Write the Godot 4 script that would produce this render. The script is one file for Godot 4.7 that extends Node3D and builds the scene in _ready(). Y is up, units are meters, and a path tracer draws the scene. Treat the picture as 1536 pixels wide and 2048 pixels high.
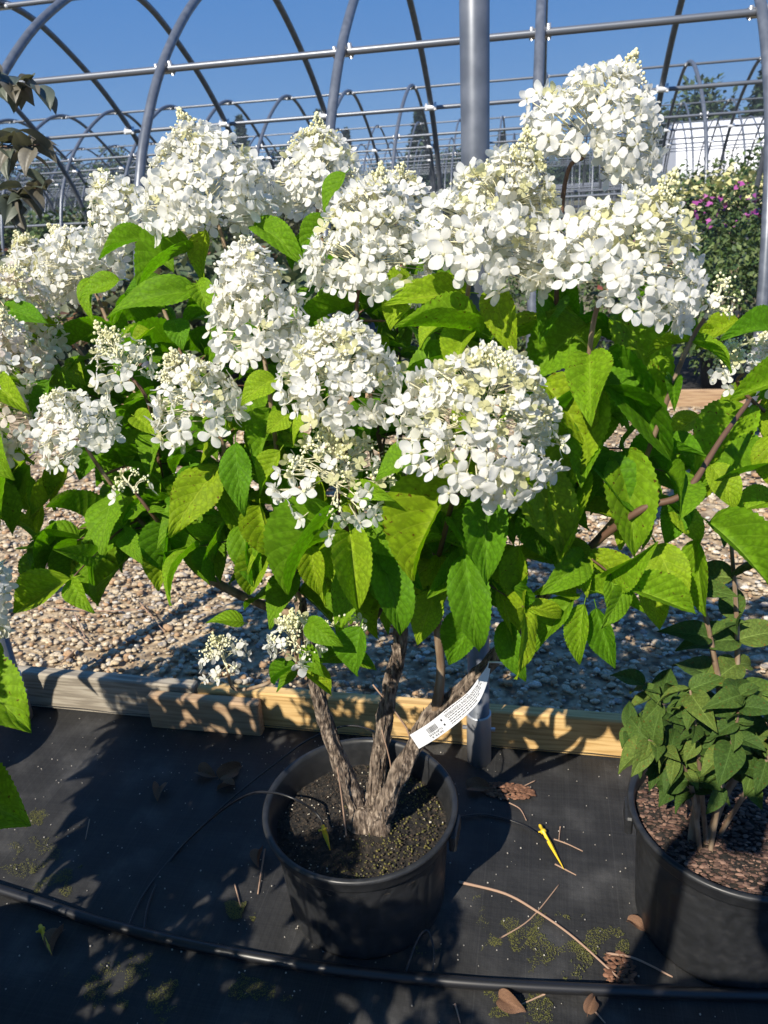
extends Node3D

var rng := RandomNumberGenerator.new()
var used := {}
var mats := {}
var eye := Vector3(0, 1.5, 0)
var leaf_meshes := []
var floret_meshes := []   # [tint][variant]
var shrub_leaf_mesh: ArrayMesh
var bud_mesh: Mesh

func _ready() -> void:
	# ---- camera
	var cam := Camera3D.new()
	cam.name = "camera"
	add_child(cam)
	var look := CameraAttributesPhysical.new()
	look.frustum_focal_length = 17.79
	look.frustum_focus_distance = 1.35
	look.frustum_near = 0.02
	look.frustum_far = 600.0
	look.exposure_aperture = 6.0
	cam.attributes = look
	cam.fov = 68.0
	cam.near = 0.02
	cam.far = 600.0
	cam.transform = Transform3D(Basis(Vector3(0.979787, -0.053760, -0.192687), Vector3(-0.026669, 0.919513, -0.392153), Vector3(0.198260, 0.389365, 0.899493)), eye)
	# ---- sky and sun
	var env := Environment.new()
	var sky := Sky.new()
	var sm := ProceduralSkyMaterial.new()
	sm.sky_top_color = lin(0.032, 0.125, 0.345)
	sm.sky_horizon_color = lin(0.145, 0.26, 0.41)
	sm.sky_curve = 0.09
	sm.ground_bottom_color = lin(0.10, 0.10, 0.08)
	sm.ground_horizon_color = lin(0.145, 0.26, 0.41)
	sm.sun_angle_max = 1.0
	sky.sky_material = sm
	env.background_mode = Environment.BG_SKY
	env.sky = sky
	env.background_energy_multiplier = 1.0
	env.tonemap_mode = Environment.TONE_MAPPER_LINEAR
	env.tonemap_exposure = 1.65
	env.fog_enabled = true
	env.fog_density = 0.0014
	env.fog_light_color = lin(0.62, 0.72, 0.85)
	env.sdfgi_enabled = true
	env.ssao_enabled = true
	env.ssil_enabled = true
	var we := WorldEnvironment.new()
	we.name = "environment"
	we.environment = env
	add_child(we)
	var sun := DirectionalLight3D.new()
	sun.name = "sun"
	sun.light_energy = 1.4
	sun.light_color = Color(1.0, 0.965, 0.905)
	sun.light_angular_distance = 0.5
	sun.shadow_enabled = true
	add_child(sun)
	sun.look_at_from_position(Vector3.ZERO, Vector3(0.37 * 0.731, -0.682, -0.93 * 0.731))
	make_materials()
	make_pieces()
	build_ground()
	build_timber()
	build_hoop_houses()
	build_background()
	build_main_plant()
	build_right_pot()
	build_neighbours()
	build_litter()
	build_label()
	build_person()

func rf(a: float, b: float) -> float:
	return rng.randf_range(a, b)

func numbered(called: String) -> String:
	var k: int = used.get(called, 0)
	used[called] = k + 1
	return called if k == 0 else "%s_%03d" % [called, k]

func thing(called: String, label: String, category: String, where: Vector3, group := "") -> Node3D:
	var o := Node3D.new()
	o.name = numbered(called)
	add_child(o, true)
	o.position = where
	tag(o, label, category, group)
	return o

func tag(o: Node, label: String, category: String, group := "") -> void:
	o.set_meta("label", label)
	o.set_meta("category", category)
	if group != "":
		o.set_meta("group", group)

func put(mesh: Mesh, called: String, m: Material, parent: Node3D = null, tr := Transform3D.IDENTITY) -> MeshInstance3D:
	var o := MeshInstance3D.new()
	o.mesh = mesh
	if m:
		o.material_override = m
	if parent == null:
		o.name = numbered(called)
		add_child(o, true)
	else:
		o.name = called
		parent.add_child(o, true)
	o.transform = tr
	return o

func setting(mesh: Mesh, called: String, m: Material, tr := Transform3D.IDENTITY) -> MeshInstance3D:
	var o := put(mesh, called, m, null, tr)
	o.set_meta("kind", "structure")
	return o

# ---------------------------------------------------------------- materials
func lin(r: float, g: float, b: float) -> Color:
	return Color(r, g, b).linear_to_srgb()

func std(c: Color, rough := 0.8, metal := 0.0) -> StandardMaterial3D:
	var m := StandardMaterial3D.new()
	m.albedo_color = c
	m.roughness = rough
	m.metallic = metal
	m.cull_mode = BaseMaterial3D.CULL_DISABLED
	return m

func noise_tex(freq: float, sd: int, colors: Array, stops: Array, size := 512, octaves := 4, kind := FastNoiseLite.TYPE_SIMPLEX_SMOOTH) -> NoiseTexture2D:
	var n := FastNoiseLite.new()
	n.noise_type = kind
	n.seed = sd
	n.frequency = freq
	n.fractal_octaves = octaves
	var t := NoiseTexture2D.new()
	t.width = size
	t.height = size
	t.seamless = true
	t.noise = n
	if colors.size():
		var g := Gradient.new()
		g.colors = PackedColorArray(colors)
		g.offsets = PackedFloat32Array(stops)
		t.color_ramp = g
	return t

func tri(m: StandardMaterial3D, scale: Vector3, world := false) -> void:
	m.uv1_triplanar = true
	m.uv1_world_triplanar = world
	m.uv1_scale = scale

func leaf_textures(dark: bool, sd: int) -> Array:
	var w := 256
	var h := 512
	var col := Image.create(w, h, false, Image.FORMAT_RGB8)
	var hgt := Image.create(w, h, false, Image.FORMAT_RGBF)
	var n := FastNoiseLite.new()
	n.seed = 5 + sd
	n.frequency = 0.028
	n.noise_type = FastNoiseLite.TYPE_CELLULAR
	n.cellular_return_type = FastNoiseLite.RETURN_DISTANCE2_SUB
	var n2 := FastNoiseLite.new()
	n2.seed = 9 + sd
	var n3 := FastNoiseLite.new()
	n3.seed = 40 + sd
	n3.frequency = 0.022
	n2.frequency = 0.009
	for y in h:
		var t := float(y) / h
		for x in w:
			var s := absf(2.0 * x / w - 1.0)
			var side := 0.5 if 2 * x > w else 0.0
			var ph := 7.5 * (t * 1.04 - 0.30 * pow(s, 0.85)) + side * 0.45
			var f := absf(fposmod(ph, 1.0) - 0.5) * 2.0
			var vein := clampf((f - 0.86) / 0.14, 0.0, 1.0) * (1.0 - 0.55 * s)
			var rib := clampf(1.0 - s / 0.05, 0.0, 1.0)
			var ret := clampf(1.0 - n.get_noise_2d(x, y) * 3.5 - 3.0, 0.0, 1.0)
			var big := n2.get_noise_2d(x, y) * 0.5 + 0.5
			var v := maxf(vein * 0.75, rib)
			var c := Color(0.60, 0.74, 0.15).lerp(Color(0.67, 0.78, 0.17), big)
			if dark:
				c = Color(0.29, 0.37, 0.17).lerp(Color(0.36, 0.43, 0.20), big)
			c = c.lerp(Color(0.74, 0.80, 0.34) if not dark else Color(0.48, 0.56, 0.32), v * 0.55)
			c = c.darkened(0.16 * ret * (1.0 - v))
			# scorched specks and margins
			var sp := n3.get_noise_2d(x, y)
			if sd > 0 and sp > 0.52 - 0.12 * s:
				c = c.lerp(Color(0.42, 0.28, 0.13), clampf((sp - 0.52 + 0.12 * s) * 9.0, 0.0, 0.85))
			col.set_pixel(x, y, c)
			var hh := 0.5 + 0.42 * sin((1.0 - f) * 1.57) - 0.30 * rib + 0.03 * n.get_noise_2d(x, y)
			hgt.set_pixel(x, y, Color(hh, hh, hh))
	return [ImageTexture.create_from_image(col), ImageTexture.create_from_image(hgt)]

func make_materials() -> void:
	var lt := leaf_textures(false, 0)
	var lt2 := leaf_textures(false, 3)
	var lt3 := leaf_textures(true, 6)
	var tints := [Color(0.98, 0.99, 1), Color(0.86, 0.94, 0.9), Color(0.76, 0.87, 0.84), Color(0.96, 0.96, 0.88), Color(0.66, 0.82, 0.8)]
	for k in tints.size():
		var m := std(tints[k], 0.58)
		m.albedo_texture = (lt2 if k % 2 else lt)[0]
		m.heightmap_enabled = true
		m.heightmap_texture = lt[1]
		m.heightmap_scale = 0.17
		m.metallic_specular = 0.24
		m.backlight_enabled = true
		m.backlight = Color(0.88, 1.0, 0.5)
		m.texture_repeat = false
		mats["leaf%d" % k] = m
	for k in 3:
		var m := std([Color(0.95, 1, 0.95), Color(1.12, 1.1, 1.05), Color(0.8, 0.88, 0.85)][k], 0.6)
		m.albedo_texture = lt3[0]
		m.texture_repeat = false
		m.heightmap_enabled = true
		m.heightmap_texture = lt[1]
		m.heightmap_scale = 0.08
		m.metallic_specular = 0.18
		m.backlight_enabled = true
		m.backlight = Color(0.35, 0.5, 0.2)
		mats["dark_leaf%d" % k] = m
	for k in 2:
		var m := std([lin(0.07, 0.085, 0.06), lin(0.11, 0.10, 0.075)][k], 0.5)
		m.backlight_enabled = true
		m.backlight = Color(0.3, 0.3, 0.2)
		mats["plum_leaf%d" % k] = m
	var p := std(Color.WHITE, 0.55)
	p.vertex_color_use_as_albedo = true
	p.metallic_specular = 0.3
	p.backlight_enabled = true
	p.backlight = Color(1.0, 0.99, 0.94)
	mats.petal = p
	var b := std(Color.WHITE, 0.6)
	b.vertex_color_use_as_albedo = true
	mats.bud = b
	var shrub := std(Color.WHITE, 0.6)
	shrub.vertex_color_use_as_albedo = true
	shrub.backlight_enabled = true
	shrub.backlight = Color(0.5, 0.55, 0.35)
	mats.foliage = shrub
	var bark := std(Color.WHITE, 0.9)
	bark.albedo_texture = noise_tex(0.02, 3, [lin(0.03, 0.02, 0.013), lin(0.13, 0.095, 0.07), lin(0.42, 0.34, 0.26)], [0.25, 0.48, 0.78], 256)
	tri(bark, Vector3(16, 5.0, 16))
	bark.heightmap_enabled = true
	bark.heightmap_texture = noise_tex(0.03, 4, [], [], 256)
	bark.heightmap_scale = 0.7
	mats.bark = bark
	var twig := std(Color.WHITE, 0.75)
	twig.albedo_texture = noise_tex(0.03, 8, [lin(0.15, 0.09, 0.05), lin(0.26, 0.19, 0.12), lin(0.34, 0.27, 0.2)], [0.3, 0.6, 0.9], 128)
	tri(twig, Vector3(9, 3, 9))
	mats.twig = twig
	mats.red_stem = std(lin(0.11, 0.058, 0.034), 0.65)
	mats.dry_twig = std(lin(0.34, 0.22, 0.15), 0.8)
	var pot := std(Color.WHITE, 0.42)
	pot.albedo_texture = noise_tex(0.02, 17, [lin(0.016, 0.017, 0.018), lin(0.022, 0.023, 0.025), lin(0.034, 0.034, 0.034)], [0.3, 0.6, 0.95], 512, 5)
	pot.roughness_texture = noise_tex(0.015, 18, [Color(0.55, 0.55, 0.55), Color(1, 1, 1)], [0.3, 0.8], 256)
	pot.roughness = 0.6
	tri(pot, Vector3(3, 3, 3))
	mats.pot = pot
	mats.tubing = std(lin(0.012, 0.012, 0.013), 0.38)
	var fab := std(Color.WHITE, 0.72)
	fab.albedo_texture = fabric_texture()
	tri(fab, Vector3(1.25, 1.25, 1.25), true)
	fab.heightmap_enabled = true
	fab.heightmap_texture = weave_texture()
	fab.heightmap_scale = 0.06
	mats.fabric = fab
	var dirt := std(Color.WHITE, 0.95)
	dirt.albedo_texture = noise_tex(0.02, 31, [lin(0.12, 0.085, 0.055), lin(0.32, 0.24, 0.15), lin(0.5, 0.4, 0.27)], [0.2, 0.48, 0.8], 1024, 6)
	tri(dirt, Vector3(0.7, 0.7, 0.7), true)
	dirt.heightmap_enabled = true
	dirt.heightmap_texture = noise_tex(0.05, 32, [], [], 512, 4)
	dirt.heightmap_scale = 1.2
	mats.dirt = dirt
	var land := std(Color.WHITE, 0.95)
	land.albedo_texture = noise_tex(0.01, 35, [lin(0.06, 0.07, 0.03), lin(0.13, 0.12, 0.07), lin(0.2, 0.17, 0.11)], [0.25, 0.5, 0.8], 512, 5)
	tri(land, Vector3(0.08, 0.08, 0.08), true)
	mats.land = land
	var stone := std(Color.WHITE, 0.8)
	stone.vertex_color_use_as_albedo = true
	stone.albedo_texture = noise_tex(0.03, 41, [Color(0.78, 0.76, 0.74), Color(1, 1, 1)], [0.3, 0.7], 128)
	tri(stone, Vector3(0.6, 0.6, 0.6))
	mats.stone = stone
	mats.chip = std(Color.WHITE, 0.9)
	mats.chip.vertex_color_use_as_albedo = true
	var soil := std(Color.WHITE, 0.95)
	soil.albedo_texture = noise_tex(0.03, 51, [lin(0.008, 0.007, 0.006), lin(0.022, 0.017, 0.012), lin(0.05, 0.036, 0.024)], [0.3, 0.6, 0.85], 512, 5)
	tri(soil, Vector3(4, 4, 4))
	soil.heightmap_enabled = true
	soil.heightmap_texture = noise_tex(0.05, 52, [], [], 256)
	soil.heightmap_scale = 0.8
	mats.soil = soil
	for k in 3:
		var w := std(Color.WHITE, 0.8)
		var cs: Array = [[lin(0.22, 0.19, 0.145), lin(0.31, 0.27, 0.21), lin(0.38, 0.34, 0.27)], [lin(0.46, 0.28, 0.10), lin(0.58, 0.38, 0.155), lin(0.64, 0.44, 0.19)], [lin(0.30, 0.19, 0.11), lin(0.38, 0.25, 0.14), lin(0.43, 0.3, 0.18)]][k]
		w.albedo_texture = noise_tex(0.012, 60 + k, cs, [0.28, 0.5, 0.72], 512, 5)
		tri(w, Vector3(0.7, 11, 11))
		w.heightmap_enabled = true
		w.heightmap_texture = w.albedo_texture
		w.heightmap_scale = 0.12
		mats["wood%d" % k] = w
	var pipe := std(Color.WHITE, 0.38, 0.35)
	pipe.albedo_texture = noise_tex(0.02, 71, [lin(0.115, 0.13, 0.155), lin(0.18, 0.195, 0.225)], [0.3, 0.75], 256)
	tri(pipe, Vector3(2.5, 2.5, 2.5))
	mats.pipe = pipe
	mats.clamp = std(lin(0.5, 0.51, 0.53), 0.4, 0.6)
	mats.bright_clamp = std(lin(0.78, 0.79, 0.8), 0.35, 0.3)
	mats.yellow = std(lin(0.72, 0.50, 0.03), 0.4)
	mats.paper = std(lin(0.80, 0.81, 0.83), 0.45)
	mats.ink = std(lin(0.02, 0.02, 0.025), 0.6)
	mats.film = std(lin(0.78, 0.79, 0.82), 0.55)
	var dry := std(Color.WHITE, 0.85)
	dry.albedo_texture = noise_tex(0.03, 77, [lin(0.07, 0.035, 0.02), lin(0.17, 0.085, 0.045), lin(0.26, 0.15, 0.08)], [0.3, 0.55, 0.8], 128)
	tri(dry, Vector3(6, 6, 6))
	mats.dry = dry

func fabric_texture() -> ImageTexture:
	# tapes of the weave, each a little lighter or darker, under dust and dried splashes
	var n := 800
	var im := Image.create(n, n, false, Image.FORMAT_RGB8)
	var dust := FastNoiseLite.new()
	dust.seed = 21
	dust.frequency = 0.006
	dust.fractal_octaves = 6
	rng.seed = 33
	var warp := []
	var weft := []
	for i in n:
		warp.append(rng.randf())
		weft.append(rng.randf())
	for y in n:
		for x in n:
			# blend across the border so that the picture repeats without a seam
			var fx := clampf((x - n * 0.85) / (n * 0.15), 0.0, 1.0)
			var fy := clampf((y - n * 0.85) / (n * 0.15), 0.0, 1.0)
			var d := lerpf(lerpf(dust.get_noise_2d(x, y), dust.get_noise_2d(x - n, y), fx), lerpf(dust.get_noise_2d(x, y - n), dust.get_noise_2d(x - n, y - n), fx), fy)
			var a: float = warp[x / 2] * 0.6 + weft[y / 2] * 0.6
			var v := 0.007 + 0.011 * a + 0.022 * pow(clampf(d * 1.3 + 0.42, 0.0, 1.2), 2.0)
			if x % 100 < 2:
				v += 0.008
			v *= 0.75 + 0.5 * rng.randf()
			im.set_pixel(x, y, lin(v * 1.02, v, v * 0.97))
	return ImageTexture.create_from_image(im)

func weave_texture() -> ImageTexture:
	var im := Image.create(256, 256, false, Image.FORMAT_RGB8)
	for y in 256:
		for x in 256:
			var a := absf(sin(x * PI / 2.0 * 0.5))
			var b := absf(sin(y * PI / 2.0 * 0.5))
			var v := 0.5 + 0.35 * (a - b) * (1.0 if ((x / 4 + y / 4) % 2) == 0 else -1.0)
			im.set_pixel(x, y, Color(v, v, v))
	return ImageTexture.create_from_image(im)

# ---------------------------------------------------------------- mesh helpers
func new_st() -> SurfaceTool:
	var st := SurfaceTool.new()
	st.begin(Mesh.PRIMITIVE_TRIANGLES)
	return st

var st_count := {}

func grid(st: SurfaceTool, base: int, rows: int, cols: int, closed := false) -> void:
	# indices for rows x cols vertices already added from index base
	for i in rows - 1:
		for j in (cols if closed else cols - 1):
			var a := base + i * cols + j
			var b := base + i * cols + (j + 1) % cols
			var c := a + cols
			var d := b + cols
			for q in [a, b, c, b, d, c]:
				st.add_index(q)

func smooth_path(pts: Array, per := 4) -> PackedVector3Array:
	var out := PackedVector3Array()
	for i in pts.size() - 1:
		var p0: Vector3 = pts[maxi(i - 1, 0)]
		var p1: Vector3 = pts[i]
		var p2: Vector3 = pts[i + 1]
		var p3: Vector3 = pts[mini(i + 2, pts.size() - 1)]
		for k in per:
			out.append(p1.cubic_interpolate(p2, p0, p3, float(k) / per))
	out.append(pts[pts.size() - 1])
	return out

# one tapered tube; returns the next free vertex index
func tube(st: SurfaceTool, base: int, pts: PackedVector3Array, r0: float, r1: float, sides := 8, rough := 0.0, radii := PackedFloat32Array(), col := Color.WHITE, ridges := 0) -> int:
	var n := pts.size()
	var up := Vector3.UP
	var t0 := (pts[1] - pts[0]).normalized()
	if absf(t0.dot(up)) > 0.9:
		up = Vector3.RIGHT
	var u := t0.cross(up).normalized()
	var total := 0.0
	for i in n:
		var t: Vector3 = (pts[mini(i + 1, n - 1)] - pts[maxi(i - 1, 0)]).normalized()
		u = (u - t * u.dot(t)).normalized()
		var v := t.cross(u)
		var f := float(i) / (n - 1)
		var r := lerpf(r0, r1, f) if radii.is_empty() else radii[i]
		if i > 0:
			total += pts[i].distance_to(pts[i - 1])
		for j in sides:
			var a := TAU * j / sides
			var rr := r * (1.0 + (rough * (rng.randf() - 0.5) if rough > 0.0 else 0.0))
			if ridges > 0:
				rr *= 1.0 + 0.2 * sin(a * ridges + 2.0 * sin(total * 30.0)) + 0.12 * sin(a * 2.0 + total * 55.0)
			st.set_color(col)
			st.set_uv(Vector2(float(j) / sides, total))
			st.add_vertex(pts[i] + (u * cos(a) + v * sin(a)) * rr)
	grid(st, base, n, sides, true)
	var nb := base + n * sides
	for e in 2:
		var at := base + (0 if e == 0 else (n - 1) * sides)
		st.set_color(col)
		st.set_uv(Vector2(0, 0))
		st.add_vertex(pts[0] if e == 0 else pts[n - 1])
		for j in sides:
			st.add_index(nb)
			st.add_index(at + j)
			st.add_index(at + (j + 1) % sides)
		nb += 1
	return nb

func tube_mesh(pts: PackedVector3Array, r0: float, r1: float, sides := 8, rough := 0.0, radii := PackedFloat32Array(), ridges := 0) -> ArrayMesh:
	var st := new_st()
	tube(st, 0, pts, r0, r1, sides, rough, radii, Color.WHITE, ridges)
	st.generate_normals()
	return st.commit()

# box with chamfered edges, centred on the origin
func bevel_box(size: Vector3, c := 0.004) -> ArrayMesh:
	var h := size / 2.0
	var st := new_st()
	var faces := [[Vector3.RIGHT, Vector3.UP, Vector3.BACK], [Vector3.LEFT, Vector3.UP, Vector3.BACK], [Vector3.UP, Vector3.RIGHT, Vector3.BACK], [Vector3.DOWN, Vector3.RIGHT, Vector3.BACK], [Vector3.BACK, Vector3.RIGHT, Vector3.UP], [Vector3.FORWARD, Vector3.RIGHT, Vector3.UP]]
	var hull := []
	for s in 8:
		hull.append(Vector3(1 if s & 1 else -1, 1 if s & 2 else -1, 1 if s & 4 else -1))
	for f in faces:
		var n: Vector3 = f[0]
		var a: Vector3 = f[1]
		var b: Vector3 = f[2]
		var q := []
		for k in [[-1, -1], [1, -1], [1, 1], [-1, 1]]:
			q.append(n * h + a * k[0] * (absf(h.dot(a)) - c) + b * k[1] * (absf(h.dot(b)) - c))
		flat_tri(st, n, q[0], q[1], q[2])
		flat_tri(st, n, q[0], q[2], q[3])
	# edges
	for ax in 3:
		var a1 := (ax + 1) % 3
		var a2 := (ax + 2) % 3
		for s1 in [-1, 1]:
			for s2 in [-1, 1]:
				var p := []
				for e in [-1, 1]:
					var v1 := Vector3.ZERO
					v1[ax] = e * (h[ax] - c)
					v1[a1] = s1 * h[a1]
					v1[a2] = s2 * (h[a2] - c)
					var v2 := v1
					v2[a1] = s1 * (h[a1] - c)
					v2[a2] = s2 * h[a2]
					p.append(v1)
					p.append(v2)
				var nn := Vector3.ZERO
				nn[a1] = s1
				nn[a2] = s2
				flat_tri(st, nn.normalized(), p[0], p[1], p[3])
				flat_tri(st, nn.normalized(), p[0], p[3], p[2])
	for s in hull:
		var pts := []
		for ax in 3:
			var v: Vector3 = s * (h - Vector3.ONE * c)
			v[ax] = s[ax] * h[ax]
			pts.append(v)
		flat_tri(st, s.normalized(), pts[0], pts[1], pts[2])
	return st.commit()

func flat_tri(st: SurfaceTool, n: Vector3, a: Vector3, b: Vector3, c: Vector3) -> void:
	var turned := (b - a).cross(c - a).dot(n) > 0.0   # front faces run clockwise
	for v in ([a, c, b] if turned else [a, b, c]):
		st.set_normal(n)
		st.add_vertex(v)

func look_basis(d: Vector3, n: Vector3) -> Basis:
	# z along d, y close to n
	var z := d.normalized()
	var x := n.cross(z)
	if x.length() < 0.05:
		x = Vector3.RIGHT.cross(z)
	x = x.normalized()
	return Basis(x, z.cross(x), z)

# ---------------------------------------------------------------- hydrangea pieces
func make_leaf(droop: float, fold: float, twist: float, wave: float, teeth := true, shape := 0.0) -> ArrayMesh:
	var nt := 44
	var ns := 9
	var pts := []
	var cy := 0.0
	var cz := 0.0
	for i in nt:
		var t := float(i) / (nt - 1)
		var ang := -droop * t
		if i > 0:
			cy += sin(ang) / (nt - 1)
			cz += cos(ang) / (nt - 1)
		var w := pow(sin(PI * pow(t, 0.72 + shape)), 0.88) * (1.0 - 0.42 * pow(t, 2.6)) * 0.54 + 0.008
		var row := []
		for j in ns:
			var s := 2.0 * j / (ns - 1) - 1.0
			var e := s
			if teeth and (j == 0 or j == ns - 1) and i > 1 and i < nt - 1:
				e = s * (1.035 if i % 2 == 0 else 0.975)
			var x := e * w
			var ph := 7.5 * (t * 1.04 - 0.30 * pow(absf(s), 0.85)) + (0.225 if s > 0 else 0.0)
			var f := absf(fposmod(ph, 1.0) - 0.5) * 2.0
			var y := absf(x) * fold - 0.010 * pow(f, 2.0) * (1.0 - absf(s) * 0.3) + wave * sin(t * 9.0 + s * 2.0) * absf(s) * 0.03 - 0.35 * x * x * (1.0 if fold > 0 else -0.5)
			var tw := twist * (t - 0.2)
			var xx := x * cos(tw) - y * sin(tw)
			var yy := x * sin(tw) + y * cos(tw)
			row.append(Vector3(xx, cy + yy * cos(ang), cz - yy * sin(ang)))
		pts.append(row)
	# turn so that the tip lies on +z at distance 1
	var tip := Vector3(0, cy, cz)
	var k := 1.0 / tip.length()
	var rot := Basis(Vector3.RIGHT, atan2(cy, cz))
	var st := new_st()
	for i in nt:
		for j in ns:
			st.set_uv(Vector2(float(j) / (ns - 1), float(i) / (nt - 1)))
			var v: Vector3 = rot * pts[i][j] * k
			st.add_vertex(Vector3(v.x / k, v.y, v.z))
	grid(st, 0, nt, ns)
	var base := nt * ns
	var d0: Vector3 = rot * Vector3(0, 0, 1)
	for i in 3:
		for j in 4:
			var a := TAU * j / 4
			st.set_uv(Vector2(0.5, 0.02 * i))
			st.add_vertex(-d0 * 0.13 * (1.0 - i / 2.0) + Vector3(0, -0.03 * pow(1.0 - i / 2.0, 2.0), 0) + Vector3(cos(a) * 0.022, sin(a) * 0.011, 0))
	grid(st, base, 3, 4, true)
	st.generate_normals()
	return st.commit()

func make_floret(v: int, c: Color, open: float) -> ArrayMesh:
	var st := new_st()
	var base := 0
	for k in 4:
		var turn := TAU * k / 4 + rf(-0.14, 0.14)
		var cup := rf(-0.25, 0.55) + (1.0 - open) * 1.1
		var ln := rf(0.78, 1.08)
		var wd := rf(0.31, 0.42)
		var tilt := rf(-0.3, 0.3)
		var lift := 0.02 if k % 2 == 0 else -0.02
		var rows := 7
		var cols := 5
		for i in rows:
			var a := float(i) / (rows - 1)
			var w := wd * (0.16 + 0.84 * pow(sin(PI * 0.5 * minf(a / 0.62, 1.0)), 1.3)) * (1.0 if a < 0.62 else sqrt(maxf(1.0 - pow((a - 0.62) / 0.46, 2.0), 0.0)))
			for j in cols:
				var s := 2.0 * j / (cols - 1) - 1.0
				var r := 0.04 + a * ln - 0.10 * s * s * a * a
				var x := s * w
				var y := cup * a * a * 0.55 - 0.16 * s * s * w + x * tilt + lift + 0.02 * sin(a * 7.0 + s * 3.0)
				var cc := c.lerp(Color(0.62, 0.62, 0.36), 0.35 * (1.0 - smoothstep(0.0, 0.25, a)))
				st.set_color(cc)
				st.add_vertex(Vector3(r * cos(turn) - x * sin(turn), y, r * sin(turn) + x * cos(turn)) * 0.5)
		grid(st, base, rows, cols)
		base += rows * cols
	# the bead in the middle
	for i in 4:
		for j in 5:
			var th := PI * i / 3.0
			var a := TAU * j / 5
			st.set_color(Color(0.7, 0.68, 0.42))
			st.add_vertex(Vector3(sin(th) * cos(a), cos(th) + 0.6, sin(th) * sin(a)) * 0.05)
	grid(st, base, 4, 5, true)
	st.generate_normals()
	return st.commit()

func make_pieces() -> void:
	rng.seed = 11
	for k in 10:
		leaf_meshes.append(make_leaf([0.5, 0.8, 1.0, 0.35, 0.65, 1.2, 0.15, 0.9, 0.55, 0.75][k], [0.45, 0.6, 0.35, 0.8, 0.55, 0.4, 0.65, 1.0, 0.3, 0.7][k], [0.1, -0.3, 0.35, 0.0, -0.15, 0.2, 0.4, -0.1, -0.4, 0.25][k], [0.6, 1.0, 0.4, 0.9, 1.2, 0.7, 1.0, 0.5, 1.3, 0.8][k]))
	shrub_leaf_mesh = make_leaf(0.7, 0.4, 0.1, 0.5, false, -0.08)
	var tints := [Color(0.87, 0.87, 0.85), Color(0.85, 0.84, 0.75), Color(0.70, 0.69, 0.40), Color(0.82, 0.73, 0.68)]
	for t in tints.size():
		var row := []
		for v in 6:
			row.append(make_floret(v, tints[t], [1.0, 0.95, 0.8, 0.65, 1.05, 0.45][v] - (0.25 if t == 2 else 0.0)))
		floret_meshes.append(row)
	var sm := SphereMesh.new()
	sm.radius = 1.0
	sm.height = 2.0
	sm.radial_segments = 6
	sm.rings = 3
	bud_mesh = sm

func add_ball(st: SurfaceTool, base: int, at: Vector3, r: float, c: Color) -> int:
	for i in 4:
		var th := PI * i / 3.0
		for j in 5:
			var a := TAU * j / 5
			st.set_color(c)
			st.add_vertex(at + Vector3(sin(th) * cos(a), cos(th), sin(th) * sin(a)) * r)
	grid(st, base, 4, 5, true)
	return base + 20

func place_leaf(parent: Node3D, rest: SurfaceTool, room: int, base: Vector3, tip: Vector3, width: float, nrm: Vector3, kind := "leaf", shades := 5) -> bool:
	# returns true when the leaf became a node of its own
	var d := tip - base
	var L := d.length()
	var b := look_basis(d, nrm)
	var tr := Transform3D(Basis(b.x * width, b.y * L, b.z * L), base - parent.position)
	var mesh: Mesh = leaf_meshes[rng.randi() % leaf_meshes.size()] if kind == "leaf" else shrub_leaf_mesh
	var m: Material = mats["%s%d" % [kind, rng.randi() % shades]]
	if room > 0:
		put(mesh, "leaf", m, parent, tr)
		return true
	rest.append_from(mesh, 0, tr)
	return false

func leaf_normal(d: Vector3, at: Vector3) -> Vector3:
	var to_eye := (eye - at).normalized()
	var n := (Vector3.UP * 0.75 + to_eye * 0.45 + Vector3(-0.2, 0, 0.35) + Vector3(rf(-0.4, 0.4), rf(-0.2, 0.2), rf(-0.3, 0.3)))
	n = n - d.normalized() * n.dot(d.normalized())
	return n.normalized()

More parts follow.
